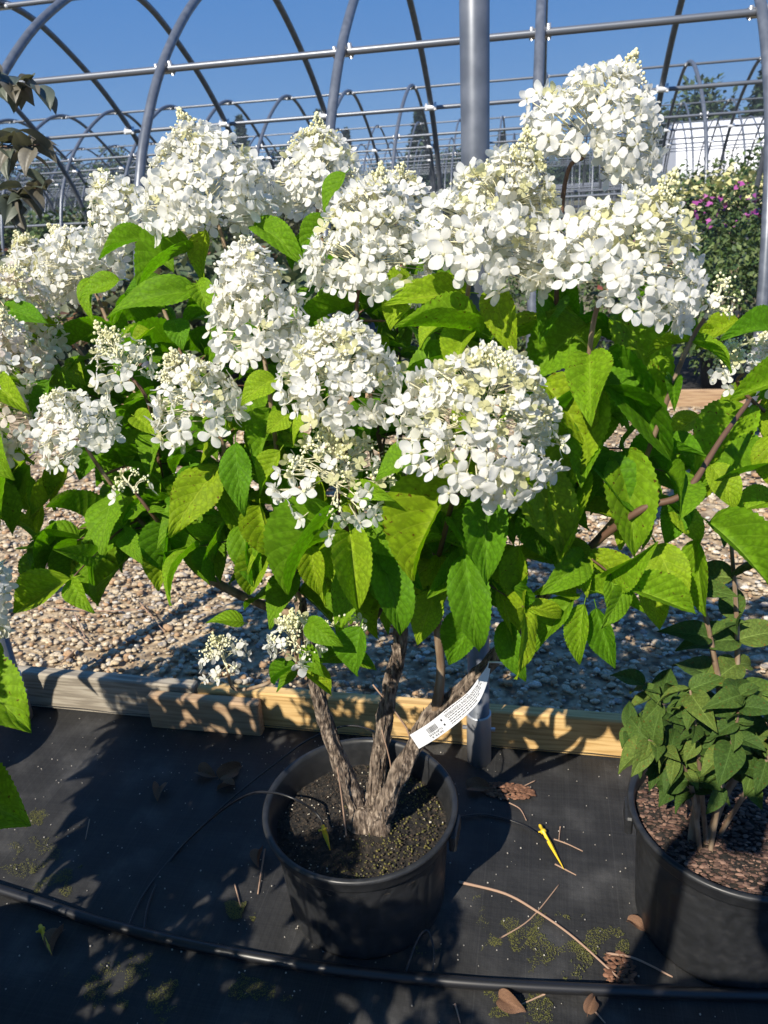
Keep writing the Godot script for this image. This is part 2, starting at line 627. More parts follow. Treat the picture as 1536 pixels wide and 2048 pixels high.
func hydrangea(called: String, label: String, where: Vector3, heads: Array, forks: Array, stems: Array, leaves: Array, n_florets: int, n_leaves: int, sd: int, pink := 0.0, group := "") -> Node3D:
	rng.seed = sd
	var root := thing(called, label, "shrub", where, group)
	# woody stems
	for s in stems:
		var pts := []
		var rad := []
		for q in s:
			pts.append(q[0] - where)
			rad.append(q[1])
		var path := smooth_path(pts, 6)
		var rr := PackedFloat32Array()
		for i in path.size():
			var f := float(i) / (path.size() - 1) * (rad.size() - 1)
			var i0 := mini(int(f), rad.size() - 2)
			rr.append(lerpf(rad[i0], rad[i0 + 1], f - i0) * rf(0.93, 1.08))
		var thick: bool = rad[0] > 0.0125
		var sw := new_st()
		var nv := tube(sw, 0, path, 0, 0, 20 if thick else 8, 0.04, rr, Color.WHITE, 5 if thick else 0)
		if thick:
			# peeling strips of bark
			for w in 34:
				var i0 := rng.randi() % maxi(1, path.size() - 8)
				var a0 := rf(0, TAU)
				var strip := PackedVector3Array()
				var nn := 3 + rng.randi() % 5
				for k in nn:
					var p := path[mini(i0 + k, path.size() - 1)]
					var lift := rr[mini(i0 + k, rr.size() - 1)] * (1.02 + (0.28 if k == nn - 1 else 0.0) + 0.08 * sin(k * 2.1))
					strip.append(p + Vector3(cos(a0 + k * 0.06), 0.0, sin(a0 + k * 0.06)) * lift)
				nv = tube(sw, nv, strip, rf(0.0014, 0.003), 0.0008, 4)
		sw.generate_normals()
		put(sw.commit(), "stem" if thick else "branch", mats.bark if thick else (mats.twig if rad[0] > 0.0075 else mats.red_stem), root)
	var rest_leaves := new_st()
	var rest_florets := new_st()
	var any_rest := false
	var any_rest_leaf := false
	var leaf_room := n_leaves
	for q in leaves:
		var d: Vector3 = q[1] - q[0]
		place_leaf(root, rest_leaves, leaf_room, q[0], q[1], q[2] * 0.9, leaf_normal(d, q[0]))
		leaf_room -= 1
	# flower heads on their shoots
	var all := []
	var branch_leaves := []
	for hi in heads.size():
		var h: Array = heads[hi]
		var c: Vector3 = h[0]
		var R: float = h[1] * 1.05
		var Hh: float = h[2]
		var den: float = h[3]
		var tip: float = h[4]
		var fork: Vector3 = forks[h[5]]
		var out := Vector3(c.x - where.x, 0, c.z - where.z)
		var axis := (Vector3.UP * 1.0 + out.normalized() * clampf(out.length() * 1.1, 0.0, 0.55) + Vector3(rf(-0.12, 0.12), 0, rf(-0.1, 0.1))).normalized()
		# what the picture shows as height is the height of the dome seen from a little above
		var hgt := clampf(Hh * 0.98 - R * 0.42, R * 0.8, R * 2.1)
		var foot := c - axis * hgt * 0.40
		# shoot
		var mid := fork.lerp(foot, 0.5) + Vector3(0, -0.03, 0) + Vector3(rf(-0.03, 0.03), 0, rf(-0.03, 0.03)) - axis * 0.05
		var path := smooth_path([fork - where, mid - where, foot - axis * 0.06 - where, foot - where], 10)
		put(tube_mesh(path, 0.0052, 0.0028, 7, 0.05), "branch", mats.red_stem if hi % 3 == 0 else mats.twig, root)
		# leaf pairs down the shoot
		var total := 0.0
		var back := path.size() - 1
		var nextd := 0.035
		var k := 0
		while back > 2 and k < (9 if R > 0.062 else (2 if c.y > 0.75 else 0)):
			total += path[back].distance_to(path[back - 1])
			back -= 1
			if total >= nextd:
				nextd += 0.055
				k += 1
				var T := (path[back + 1] - path[back - 1]).normalized()
				var U := T.cross(Vector3.UP if absf(T.y) < 0.9 else Vector3.RIGHT).normalized().rotated(T, PI / 2 * k + rf(-0.4, 0.4))
				for sgn in [-1, 1]:
					branch_leaves.append([path[back] + where, (U * sgn + T * rf(0.0, 0.45) + Vector3.DOWN * rf(0.3, 1.15)).normalized(), rf(0.09, 0.145) * (1.0 if R > 0.062 else 0.55), T])
		# side twigs lower down, with leaves of their own
		if den > 0.5 and R > 0.062:
			for w in 6:
				var at: Vector3 = path[int(path.size() * rf(0.12, 0.8))]
				var dir := (Vector3(rf(-1, 1), rf(-0.25, 0.5), rf(-0.9, 0.5)).normalized() + out.normalized() * 0.4).normalized()
				var tw := smooth_path([at, at + dir * 0.07 + Vector3(0, 0.01, 0), at + dir * rf(0.13, 0.2)], 4)
				var blocked := false
				for h2 in heads:
					var e2: Vector3 = tw[tw.size() - 1] + where
					if e2.distance_to(h2[0]) < h2[1] * 1.6 + 0.03 or e2.y > c.y - hgt * 0.3:
						blocked = true
				if blocked:
					continue
				put(tube_mesh(tw, 0.0026, 0.0012, 5), "twig", mats.red_stem, root)
				for k2 in 3:
					var i2: int = [3, 6, 8][k2]
					var T2 := (tw[i2] - tw[i2 - 1]).normalized()
					var U2 := T2.cross(Vector3.UP if absf(T2.y) < 0.9 else Vector3.RIGHT).normalized().rotated(T2, PI / 2 * k2 + rf(-0.4, 0.4))
					for sgn in [-1, 1]:
						branch_leaves.append([tw[i2] + where, (U2 * sgn + T2 * rf(0.2, 0.7) + Vector3.DOWN * rf(0.2, 0.9)).normalized(), rf(0.07, 0.125), T2])
		# the head itself
		var st := new_st()
		var nb := 0
		var ax := look_basis(Vector3.UP.cross(axis + Vector3(0.01, 0, 0)).normalized(), axis)   # y = axis
		var stalk := Color(0.66, 0.63, 0.42).lerp(Color(0.66, 0.52, 0.4), pink)
		nb = tube(st, nb, PackedVector3Array([foot - where, foot + axis * hgt * 0.45 - where, foot + axis * hgt * 0.92 - where]), 0.003, 0.0012, 5, 0.0, PackedFloat32Array(), stalk)
		var budc := Color(0.74, 0.70, 0.46).lerp(Color(0.60, 0.64, 0.24), tip * 0.6)
		var nbud := int(150 + 170 * tip) if den > 0.1 else 120
		if R < 0.06:
			nbud = nbud / 2
		for b in nbud / 5:
			# a little spray: one twig, five buds
			var u := 1.0 - pow(rng.randf(), 1.6) * 0.8
			var a := rng.randf() * TAU
			var r := R * dome(u) * rf(0.72, 0.98)
			var dir := ax * Vector3(cos(a), 0, sin(a))
			var p := foot + axis * hgt * u + dir * r - where
			var p0 := foot + axis * hgt * maxf(u - 0.22, 0.0) - where
			nb = tube(st, nb, PackedVector3Array([p0, p0.lerp(p, 0.55) + axis * 0.004, p]), 0.0011, 0.0006, 3, 0.0, PackedFloat32Array(), stalk)
			for z in 6:
				var o := Vector3(rf(-1, 1), rf(-0.6, 1.0), rf(-1, 1)) * 0.0085
				nb = add_ball(st, nb, p + o, rf(0.0016, 0.0027), budc.lerp(Color(0.8, 0.78, 0.66), rng.randf() * 0.7))
		# a long tip of buds where the panicle has not opened
		if tip > 0.15 and den > 0.2 and not hi in [0, 8, 11]:
			var lean := (axis + Vector3(rf(-0.35, 0.35), 0, rf(-0.35, 0.35))).normalized()
			var tp := foot + axis * hgt * 0.97 - where
			var long := 0.24 * R + 0.02 * tip
			nb = tube(st, nb, PackedVector3Array([tp, tp + lean * long]), 0.0016, 0.0008, 4, 0.0, PackedFloat32Array(), stalk)
			for z in int(60 * R / 0.1):
				var t := rng.randf()
				var side := look_basis(lean.cross(Vector3.RIGHT), lean) * Vector3(rf(-1, 1), 0, rf(-1, 1)).normalized()
				var p := tp + lean * long * t + side * rf(0.3, 1.0) * 0.026 * (1.05 - t)
				if z % 3 == 0:
					nb = tube(st, nb, PackedVector3Array([tp + lean * long * maxf(t - 0.12, 0.0), p]), 0.0008, 0.0005, 3, 0.0, PackedFloat32Array(), stalk)
				nb = add_ball(st, nb, p, rf(0.0018, 0.0033), budc)
		# florets
		var area := TAU * R * (hgt * 0.9)
		var nf := int(clampf(area * 3100.0 * den, 5 if den > 0.05 else 0, 330))
		if den <= 0.1:
			nf = int(den * 60)
		var fl := []
		for i in nf:
			# spread evenly round the dome, a little disordered
			var u := clampf(pow((i + rf(0.0, 1.0)) / nf, 1.15) * 0.98 + rf(-0.05, 0.05), 0.0, 0.985)
			var a := i * 2.39996 + rf(-0.9, 0.9)
			var layer := 1.0 if rng.randf() < 0.6 else rf(0.66, 0.94)
			var dir := ax * Vector3(cos(a), 0, sin(a))
			var r := R * dome(u) * layer * rf(0.9, 1.06)
			var p := foot + axis * (hgt * u * lerpf(0.9, 1.0, layer)) + dir * r - where
			if u < 0.25:
				p += Vector3.DOWN * rf(0.0, 0.018)
			var n := (dir * (1.15 - 0.7 * u) + axis * (0.15 + 1.1 * u * u) + Vector3(rf(-1, 1), rf(-1, 1), rf(-1, 1)) * 0.62).normalized()
			var ti := 0
			var x := rng.randf()
			if x < tip * pow(u, 1.3) * 0.95:
				ti = 2
			elif x < 0.06 + tip * 0.5 * u + (0.12 if layer < 1.0 else 0.0):
				ti = 1
			if pink > 0 and ti < 2 and rng.randf() < pink:
				ti = 3
			var size := (rf(0.025, 0.034) if rng.randf() < 0.7 else rf(0.033, 0.044)) * (0.8 if ti == 2 else 1.0) * (0.86 if R < 0.06 else 1.0) * lerpf(1.16, 0.80, u)
			var tr := Transform3D(look_basis(n.cross(Vector3(rf(-1, 1), rf(-1, 1), rf(-1, 1))).normalized(), n).scaled(Vector3.ONE * 1.0) , p)
			tr.basis = Basis(tr.basis.x * size, tr.basis.y * size, tr.basis.z * size)
			var score := n.dot((eye - where - p).normalized()) + (0.3 if layer == 1.0 else -0.5) - p.distance_to(eye - where) * 0.25
			fl.append([score, floret_meshes[ti][rng.randi() % 6], tr])
			var p0 := (foot + axis * hgt * maxf(u * 0.8 - 0.05, 0.0) - where).lerp(p, rf(0.35, 0.7)) + Vector3(rf(-1, 1), rf(-1, 1), rf(-1, 1)) * 0.004
			nb = tube(st, nb, PackedVector3Array([p0, p - n * 0.001]), 0.0009, 0.0006, 3, 0.0, PackedFloat32Array(), stalk)
		st.generate_normals()
		var head := put(st.commit(), "flower_head", mats.bud, root)
		fl.sort_custom(func(p, q): return p[0] > q[0])
		all.append([head, fl])
	branch_leaves.sort_custom(func(p, q): return p[0].distance_squared_to(eye) < q[0].distance_squared_to(eye))
	for q in branch_leaves:
		var L: float = q[2]
		var hit := false
		for h in heads:
			var m: Vector3 = q[0] + q[1] * L * 0.6
			var gap := m.distance_to(h[0])
			# leaves end below and behind the panicles, none hangs over one
			if h[3] > 0.2 and (gap < h[1] * 1.15 + 0.03 or gap < h[1] * 2.4 and m.y > h[0].y - h[2] * 0.55 and m.z > h[0].z - h[1] * 0.6):
				hit = true
		if hit:
			continue
		var n: Vector3 = (q[3] * 0.7 + Vector3.UP * 0.7 + Vector3(rf(-0.3, 0.3), 0, rf(-0.1, 0.4)))
		var own := place_leaf(root, rest_leaves, leaf_room, q[0], q[0] + q[1] * L, L * rf(0.37, 0.49), n)
		leaf_room -= 1
		if not own:
			any_rest_leaf = true
	var share: int = n_florets / maxi(1, heads.size())
	for a in all:
		var i := 0
		for f in a[1]:
			if i < share:
				put(f[1], "floret", mats.petal, a[0], f[2])
			else:
				rest_florets.append_from(f[1], 0, f[2])
				any_rest = true
			i += 1
	if any_rest:
		var o := put(rest_florets.commit(), "florets", mats.petal, root)
		o.set_meta("kind", "stuff")
	if any_rest_leaf:
		var o := put(rest_leaves.commit(), "leaves", mats.leaf2, root)
		o.set_meta("kind", "stuff")
	return root

func dome(u: float) -> float:
	return pow(maxf(1.0 - pow(u, 2.1), 0.0), 0.56) * (0.86 + 0.14 * sin(PI * minf(u * 1.9, 1.0)))

# ---------------------------------------------------------------- pots
func arch_panel(a: float, q: Vector2, h: float) -> float:
	var f := (fposmod(a / TAU * 10.0, 1.0) - 0.5) * 2.0
	var y := (q.y - 0.03) / (h * 0.68)
	if y < 0.0 or y > 1.0:
		return 0.0
	var edge := absf(f) - 0.72 if y < 0.75 else sqrt(f * f + pow((y - 0.75) / 0.25 * 0.72, 2.0)) - 0.72
	return -0.0045 * (1.0 - smoothstep(0.0, 0.08, absf(edge)))

# relief 1: arched panels of a pot of height h; relief 2: fins below h
func lathe(profile: Array, seg: int, relief := 0, h := 0.0) -> ArrayMesh:
	var st := new_st()
	for q in profile:
		for j in seg:
			var a := TAU * j / seg
			var r: float = q.x
			if relief == 1:
				r += arch_panel(a, q, h)
			elif relief == 2 and q.y < h:
				r += 0.3 * q.x * cos(4.0 * a)
			st.set_uv(Vector2(float(j) / seg, q.y))
			st.add_vertex(Vector3(cos(a) * r, q.y, sin(a) * r))
	grid(st, 0, profile.size(), seg, true)
	st.generate_normals()
	return st.commit()

func pot(label: String, where: Vector3, R: float, h: float, soil_drop: float, group := "") -> Node3D:
	var root := thing("nursery_pot", label, "plant pot", where, group)
	var rb := R * 0.87
	var prof := [Vector2(0.001, 0.006), Vector2(rb * 0.6, 0.005), Vector2(rb - 0.012, 0.002), Vector2(rb - 0.002, 0.004), Vector2(rb, 0.012)]
	var top := h - 0.045
	for k in 22:
		var t := (k + 1) / 23.0
		prof.append(Vector2(lerpf(rb, R - 0.012, t), lerpf(0.012, top, t)))
	prof.append(Vector2(R - 0.011, top))
	put(lathe(prof, 160, 1, h), "wall", mats.pot, root)
	var rim := [Vector2(R - 0.011, top - 0.001), Vector2(R - 0.003, top + 0.004), Vector2(R + 0.001, top + 0.012), Vector2(R + 0.002, h - 0.018), Vector2(R + 0.008, h - 0.010), Vector2(R + 0.0095, h - 0.004), Vector2(R + 0.006, h), Vector2(R - 0.002, h - 0.001), Vector2(R - 0.006, h - 0.008), Vector2(R - 0.009, h - 0.03), Vector2(R - 0.014, h - 0.06), Vector2(R - 0.02, h - 0.12)]
	put(lathe(rim, 96), "rim", mats.pot, root)
	# soil
	var st := new_st()
	var n := FastNoiseLite.new()
	n.seed = 3 + int(where.x * 10)
	n.frequency = 9.0
	var rs := R - 0.008 - soil_drop * 0.09
	for i in 14:
		for j in 48:
			var a := TAU * j / 48
			var r := rs * i / 13.0 + 0.0005
			var x := cos(a) * r
			var z := sin(a) * r
			st.add_vertex(Vector3(x, h - soil_drop + n.get_noise_2d(x, z) * 0.012 + 0.018 * (1.0 - i / 13.0), z))
	grid(st, 0, 14, 48, true)
	st.generate_normals()
	put(st.commit(), "soil", mats.soil, root)
	# two lifting tabs under the rim
	for a in [0.05, PI + 0.05]:
		var tabm := bevel_box(Vector3(0.016, 0.045, 0.07), 0.004)
		put(tabm, "lifting_tab", mats.pot, root, Transform3D(Basis(Vector3.UP, -a), Vector3(cos(a) * (R + 0.004), h - 0.05, sin(a) * (R + 0.004))))
	return root

func scatter(called: String, label: String, mesh: Mesh, m: Material, trs: Array, cols: Array, parent: Node3D = null) -> void:
	var mm := MultiMesh.new()
	mm.transform_format = MultiMesh.TRANSFORM_3D
	mm.use_colors = cols.size() > 0
	mm.mesh = mesh
	mm.instance_count = trs.size()
	for i in trs.size():
		mm.set_instance_transform(i, trs[i])
		if cols.size():
			mm.set_instance_color(i, cols[i])
	var o := MultiMeshInstance3D.new()
	o.multimesh = mm
	o.material_override = m
	o.set_meta("kind", "stuff")
	if parent:
		o.name = called
		parent.add_child(o, true)
	else:
		o.name = numbered(called)
		add_child(o, true)
		tag(o, label, called.replace("_", " "))

func pebble_mesh(sd: int) -> ArrayMesh:
	var st := new_st()
	var n := FastNoiseLite.new()
	n.seed = sd
	n.frequency = 0.7
	for i in 7:
		var th := PI * i / 6.0
		for j in 9:
			var a := TAU * j / 9
			var d := Vector3(sin(th) * cos(a), cos(th), sin(th) * sin(a))
			var r := 1.0 + 0.5 * n.get_noise_3dv(d * 1.3)
			st.set_color(Color.WHITE)
			st.add_vertex(Vector3(d.x * r, d.y * r * 0.68, d.z * r * 0.8))
	grid(st, 0, 7, 9, true)
	st.generate_normals()
	return st.commit()

func sheet(x0: float, x1: float, z0: float, z1: float, nx: int, nz: int, y: float, bump := 0.0, freq := 1.5) -> ArrayMesh:
	var st := new_st()
	var n := FastNoiseLite.new()
	n.seed = 77
	n.frequency = freq
	for i in nz + 1:
		for j in nx + 1:
			var x := lerpf(x0, x1, float(j) / nx)
			var z := lerpf(z0, z1, float(i) / nz)
			st.set_uv(Vector2(x, z))
			st.add_vertex(Vector3(x, y + bump * n.get_noise_2d(x, z), z))
	grid(st, 0, nz + 1, nx + 1)
	st.generate_normals()
	return st.commit()

# ---------------------------------------------------------------- smooth bodies
# bones: [from, to, radius, radius, colour]; one closed surface round them (surface nets)
func body_mesh(bones: Array, cell: float, blend: float) -> ArrayMesh:
	var lo := Vector3.ONE * 1e9
	var hi := -lo
	for b in bones:
		var r: float = maxf(b[2], b[3]) + cell * 3.0
		lo = lo.min(b[0].min(b[1]) - Vector3.ONE * r)
		hi = hi.max(b[0].max(b[1]) + Vector3.ONE * r)
	var nx := int((hi.x - lo.x) / cell) + 2
	var ny := int((hi.y - lo.y) / cell) + 2
	var nz := int((hi.z - lo.z) / cell) + 2
	var val := PackedFloat32Array()
	val.resize(nx * ny * nz)
	val.fill(cell * 4.0)
	for b in bones:
		var A: Vector3 = b[0]
		var B: Vector3 = b[1]
		var ab := B - A
		var l2 := maxf(ab.length_squared(), 1e-9)
		var r: float = maxf(b[2], b[3]) + cell * 3.0
		var a0 := ((A.min(B) - Vector3.ONE * r - lo) / cell).floor().max(Vector3.ZERO)
		var a1 := ((A.max(B) + Vector3.ONE * r - lo) / cell).ceil().min(Vector3(nx - 1, ny - 1, nz - 1))
		for z in range(int(a0.z), int(a1.z) + 1):
			for y in range(int(a0.y), int(a1.y) + 1):
				for x in range(int(a0.x), int(a1.x) + 1):
					var p := lo + Vector3(x, y, z) * cell
					var t := clampf((p - A).dot(ab) / l2, 0.0, 1.0)
					var d := p.distance_to(A + ab * t) - lerpf(b[2], b[3], t)
					var i := x + nx * (y + ny * z)
					var o := val[i]
					var h := clampf(0.5 + 0.5 * (o - d) / blend, 0.0, 1.0)
					val[i] = lerpf(o, d, h) - blend * h * (1.0 - h)
	var ids := {}
	var st := new_st()
	var off := [0, 1, nx, nx + 1, nx * ny, nx * ny + 1, nx * ny + nx, nx * ny + nx + 1]
	var edges := [[0, 1], [2, 3], [4, 5], [6, 7], [0, 2], [1, 3], [4, 6], [5, 7], [0, 4], [1, 5], [2, 6], [3, 7]]
	for z in nz - 1:
		for y in ny - 1:
			for x in nx - 1:
				var i := x + nx * (y + ny * z)
				var inside := 0
				for o in off:
					if val[i + o] < 0.0:
						inside += 1
				if inside == 0 or inside == 8:
					continue
				var sum := Vector3.ZERO
				var n := 0
				for e in edges:
					var va := val[i + off[e[0]]]
					var vb := val[i + off[e[1]]]
					if (va < 0.0) != (vb < 0.0):
						var f := va / (va - vb)
						var pa := Vector3(e[0] & 1, (e[0] >> 1) & 1, e[0] >> 2)
						var pb := Vector3(e[1] & 1, (e[1] >> 1) & 1, e[1] >> 2)
						sum += pa.lerp(pb, f)
						n += 1
				var p := lo + (Vector3(x, y, z) + sum / n) * cell
				var best := 1e9
				var c := Color.WHITE
				for b in bones:
					var ab: Vector3 = b[1] - b[0]
					var t := clampf((p - b[0]).dot(ab) / maxf(ab.length_squared(), 1e-9), 0.0, 1.0)
					var d: float = p.distance_to(b[0] + ab * t) - lerpf(b[2], b[3], t)
					if d < best:
						best = d
						c = b[4]
				st.set_color(c)
				ids[i] = ids.size()
				st.add_vertex(p)
	for i in ids:
		var x: int = i % nx
		var y: int = (i / nx) % ny
		var z: int = i / (nx * ny)
		for ax in 3:
			var step: int = [1, nx, nx * ny][ax]
			var s1: int = [nx, nx * ny, 1][ax]
			var s2: int = [nx * ny, 1, nx][ax]
			if [y, z, x][ax] == 0 or [z, x, y][ax] == 0 or i + step >= val.size():
				continue
			if (val[i] < 0.0) == (val[i + step] < 0.0):
				continue
			if not (ids.has(i - s1) and ids.has(i - s2) and ids.has(i - s1 - s2)):
				continue
			var q := [ids[i], ids[i - s1], ids[i - s1 - s2], ids[i - s2]]
			if val[i] >= 0.0:
				q.reverse()
			for k in [0, 1, 2, 0, 2, 3]:
				st.add_index(q[k])
	st.generate_normals()
	return st.commit()

# ---------------------------------------------------------------- ground
func build_ground() -> void:
	setting(sheet(-150, 150, -220, 60, 10, 10, -0.03), "ground", mats.land)
	setting(sheet(-4.5, 3.5, -1.80, 3.0, 160, 96, 0.0, 0.010, 2.6), "landscape_fabric", mats.fabric)
	setting(sheet(-14, 10, -5.36, -1.80, 120, 40, 0.02, 0.02, 1.2), "gravel_path", mats.dirt)
	for k in 6:
		var z := -5.42 - 8.65 * k
		setting(sheet(-40, 30, z - 4.2, z, 20, 4, 0.004), "fabric_bed", mats.fabric)
	rng.seed = 4
	for v in 3:
		var trs := []
		var cols := []
		for i in 9000:
			var far := i > 5600
			var x := rf(-3.0, 1.6) if not far else rf(-3.6, 2.6)
			var z := rf(-3.4, -1.83) if not far else rf(-5.3, -3.2)
			var s := (rf(0.002, 0.009) if rng.randf() < 0.68 else rf(0.008, 0.0145)) * (1.3 if rng.randf() < 0.07 else 1.0) * (1.3 if far else 1.0)
			var b := Basis.from_euler(Vector3(rf(-0.4, 0.4), rf(0, TAU), rf(-0.4, 0.4))).scaled(Vector3(s * rf(0.8, 1.6), s * rf(0.7, 1.0), s))
			trs.append(Transform3D(b, Vector3(x, 0.024 + s * 0.45 + rf(0.0, 0.008), z)))
			var t := rng.randf()
			var c := Color(0.53, 0.42, 0.27).lerp(Color(0.66, 0.57, 0.43), rng.randf())
			if t < 0.09:
				c = Color(0.34, 0.31, 0.28)
			elif t < 0.30:
				c = Color(0.46, 0.30, 0.17)
			elif t < 0.4:
				c = Color(0.66, 0.62, 0.54)
			cols.append(c * rf(0.85, 1.15))
		scatter("gravel", "loose tan and grey pebbles covering the path behind the timber edging", pebble_mesh(v + 1), mats.stone, trs, cols)
	# grit and perlite that lies about on the fabric
	var trs2 := []
	var cols2 := []
	for i in 900:
		var s := rf(0.0007, 0.0024)
		trs2.append(Transform3D(Basis.from_euler(Vector3(rf(0, 3), rf(0, 3), 0)).scaled(Vector3.ONE * s), Vector3(rf(-1.8, 0.9), 0.004 + s * 0.5, rf(-1.74, -0.75))))
		cols2.append(Color(0.6, 0.57, 0.5) * rf(0.4, 1.1))
	scatter("grit", "white and brown specks of grit lying on the black fabric", pebble_mesh(9), mats.stone, trs2, cols2)
	# moss in patches
	var n := FastNoiseLite.new()
	n.seed = 8
	n.frequency = 14.0
	var trs3 := []
	var cols3 := []
	for q in MOSS:
		for i in 6500:
			var a := rf(0, TAU)
			var r: float = q[1] * sqrt(rng.randf()) * 1.25
			var p: Vector3 = q[0] + Vector3(cos(a) * r * 1.3, 0, sin(a) * r * 0.8)
			if p.z < -1.72 or n.get_noise_2d(p.x, p.z) < r / q[1] * 0.9 - 0.35:
				continue
			var s := rf(0.0004, 0.0013)
			trs3.append(Transform3D(Basis.from_euler(Vector3(rf(0, 3), rf(0, 3), 0)).scaled(Vector3(s, s * 0.6, s)), Vector3(p.x, 0.0035, p.z)))
			cols3.append(Color(0.075, 0.085, 0.014).lerp(Color(0.13, 0.12, 0.03), rng.randf()))
	scatter("moss", "olive green moss crust growing on the black ground fabric", pebble_mesh(12), mats.chip, trs3, cols3)

func plank(called: String, label: String, a: Vector3, b: Vector3, h: float, t: float, m: Material) -> MeshInstance3D:
	var L := a.distance_to(b)
	var o := put(bevel_box(Vector3(L, h, t), 0.005), called, m)
	o.transform = Transform3D(Basis(Vector3.UP, -atan2(b.z - a.z, b.x - a.x)), (a + b) / 2.0 + Vector3(0, h / 2.0, 0))
	tag(o, label, "timber board")
	return o

func build_timber() -> void:
	plank("edging_board", "weathered grey timber edging board beside the galvanized post at the gravel", Vector3(-2.9, 0.0, -1.81), Vector3(-1.02, 0.0, -1.785), 0.135, 0.042, mats.wood0)
	plank("edging_board", "long pale yellow timber edging board behind the hydrangea pot", Vector3(-1.01, 0.0, -1.787), Vector3(2.2, 0.0, -1.79), 0.130, 0.04, mats.wood1)
	plank("splice_board", "short brown timber block fixed across the joint of two edging boards", Vector3(-1.16, 0.0, -1.742), Vector3(-0.80, 0.0, -1.745), 0.118, 0.038, mats.wood2)
	plank("edging_board", "pinkish timber edging board along the far side of the gravel path", Vector3(-9.0, 0.0, -5.385), Vector3(6.5, 0.0, -5.385), 0.14, 0.04, mats.wood2)
	# the row of posts that the boards are fixed to
	var xs := [-1.61, -0.144, 1.30]
	var labels := ["galvanized steel post with a bolted ground sleeve at the weathered grey board", "thick grey steel post rising behind the white flowers beside the pale timber", "grey steel post of the near row beyond the dark leaved shrub"]
	for k in 3:
		var p := thing("steel_post", labels[k], "post", Vector3(xs[k], 0, -1.715 if k != 2 else -1.72), "posts of the near row")
		put(tube_mesh(PackedVector3Array([Vector3(0, 0.03, 0), Vector3(0, 1.2, 0), Vector3(0, 3.2, 0)]), 0.029, 0.029, 28), "pipe", mats.pipe, p)
		var sl := [Vector2(0.0295, 0.0), Vector2(0.034, 0.0), Vector2(0.034, 0.16), Vector2(0.0335, 0.165), Vector2(0.0295, 0.165)]
		put(lathe(sl, 28), "ground_sleeve", mats.clamp, p)
		put(tube_mesh(PackedVector3Array([Vector3(-0.045, 0.11, 0), Vector3(0.045, 0.11, 0)]), 0.006, 0.006, 6), "bolt", mats.clamp, p)
	var st := new_st()
	setting(sheet(-4.5, 3.5, -1.7585, -1.7555, 60, 1, 0.02, 0.012, 3.0), "fabric_edge", mats.fabric)

# ---------------------------------------------------------------- hoop houses
func hoop_path() -> PackedVector3Array:
	var half := [[2.95, -0.05], [2.95, 0.35], [2.87, 0.95], [2.63, 1.62], [2.35, 2.03], [2.06, 2.33], [1.71, 2.60], [1.36, 2.82], [0.88, 3.06], [0.45, 3.22], [0.0, 3.28]]
	var pts := []
	for q in half:
		pts.append(Vector3(0, q[1], q[0]))
	for i in range(half.size() - 2, -1, -1):
		pts.append(Vector3(0, half[i][1], -half[i][0]))
	return smooth_path(pts, 3)

func build_hoop_houses() -> void:
	var hoop := tube_mesh(hoop_path(), 0.031, 0.031, 12)
	var thin := tube_mesh(hoop_path(), 0.026, 0.026, 7)
	var unit := CylinderMesh.new()
	unit.top_radius = 1.0
	unit.bottom_radius = 1.0
	unit.height = 1.0
	unit.radial_segments = 12
	unit.rings = 1
	# a saddle clamp: sleeve round the rail and a plate on the hoop
	var cst := new_st()
	var nb := tube(cst, 0, PackedVector3Array([Vector3(-0.065, 0, 0), Vector3(-0.02, 0, 0), Vector3(0.02, 0, 0), Vector3(0.065, 0, 0)]), 0.029, 0.029, 10)
	nb = tube(cst, nb, PackedVector3Array([Vector3(0.05, -0.035, 0.01), Vector3(0.05, 0.05, 0.01)]), 0.014, 0.014, 6)
	nb = tube(cst, nb, PackedVector3Array([Vector3(-0.05, -0.03, 0.012), Vector3(-0.05, 0.04, 0.012)]), 0.012, 0.012, 6)
	cst.generate_normals()
	var clamp_mesh := cst.commit()
	var words := ["nearest bare hoop house frame of grey steel arches beyond the gravel path", "second bare hoop house frame of grey steel arches behind the first", "third bare hoop house frame of grey steel arches behind the second", "fourth bare hoop house frame of grey steel arches far behind the flowers", "fifth bare hoop house frame of thin grey arches near the trees", "sixth bare hoop house frame of thin grey arches nearest the trees"]
	for k in 6:
		var zc := -7.42 - 8.65 * k
		var half: float = [4.5, 9.5, 14.0, 18.5, 23.0, 28.0][k]
		var x_mid: float = [-1.3, -2.3, -4.0, -5.5, -7.0, -8.5][k]
		var n := int(half * 2 / 1.22)
		var x0: float = -2.501 - 1.22 * roundi((-2.501 - (x_mid - half)) / 1.22)
		var h := thing("hoop_house", words[k], "hoop house", Vector3(0, 0, zc))
		for i in n + 1:
			put(hoop if k < 2 else thin, "hoop", mats.pipe, h, Transform3D(Basis.IDENTITY, Vector3(x0 + 1.22 * i, 0, 0)))
		var L := n * 1.22 + 0.5
		var xm := x0 + n * 0.61
		var rails := [[2.317, 2.03], [2.317, -2.03], [3.245, 0.0]]
		if k > 0:
			rails.append([1.25, 2.74])
			rails.append([1.25, -2.74])
		for r in rails:
			var rad := 0.022 if k < 2 else 0.02
			var b := Basis(Vector3(0, 0, 0), Vector3(0, 0, 0), Vector3(0, 0, 0))
			b = Basis(Vector3(0, rad, 0), Vector3(L, 0, 0), Vector3(0, 0, -rad))
			put(unit, "rail", mats.pipe, h, Transform3D(b, Vector3(xm, r[0], r[1])))
			if k < 3 and r[0] > 2.0:
				for i in n + 1:
					var s := 1.0 if r[1] >= 0 else -1.0
					put(clamp_mesh, "clamp", mats.clamp if r[1] > 0.0 else mats.bright_clamp, h, Transform3D(Basis(Vector3.RIGHT, 0.35 * s if r[1] != 0.0 else PI / 2), Vector3(x0 + 1.22 * i, r[0], r[1] - 0.012 * s)))

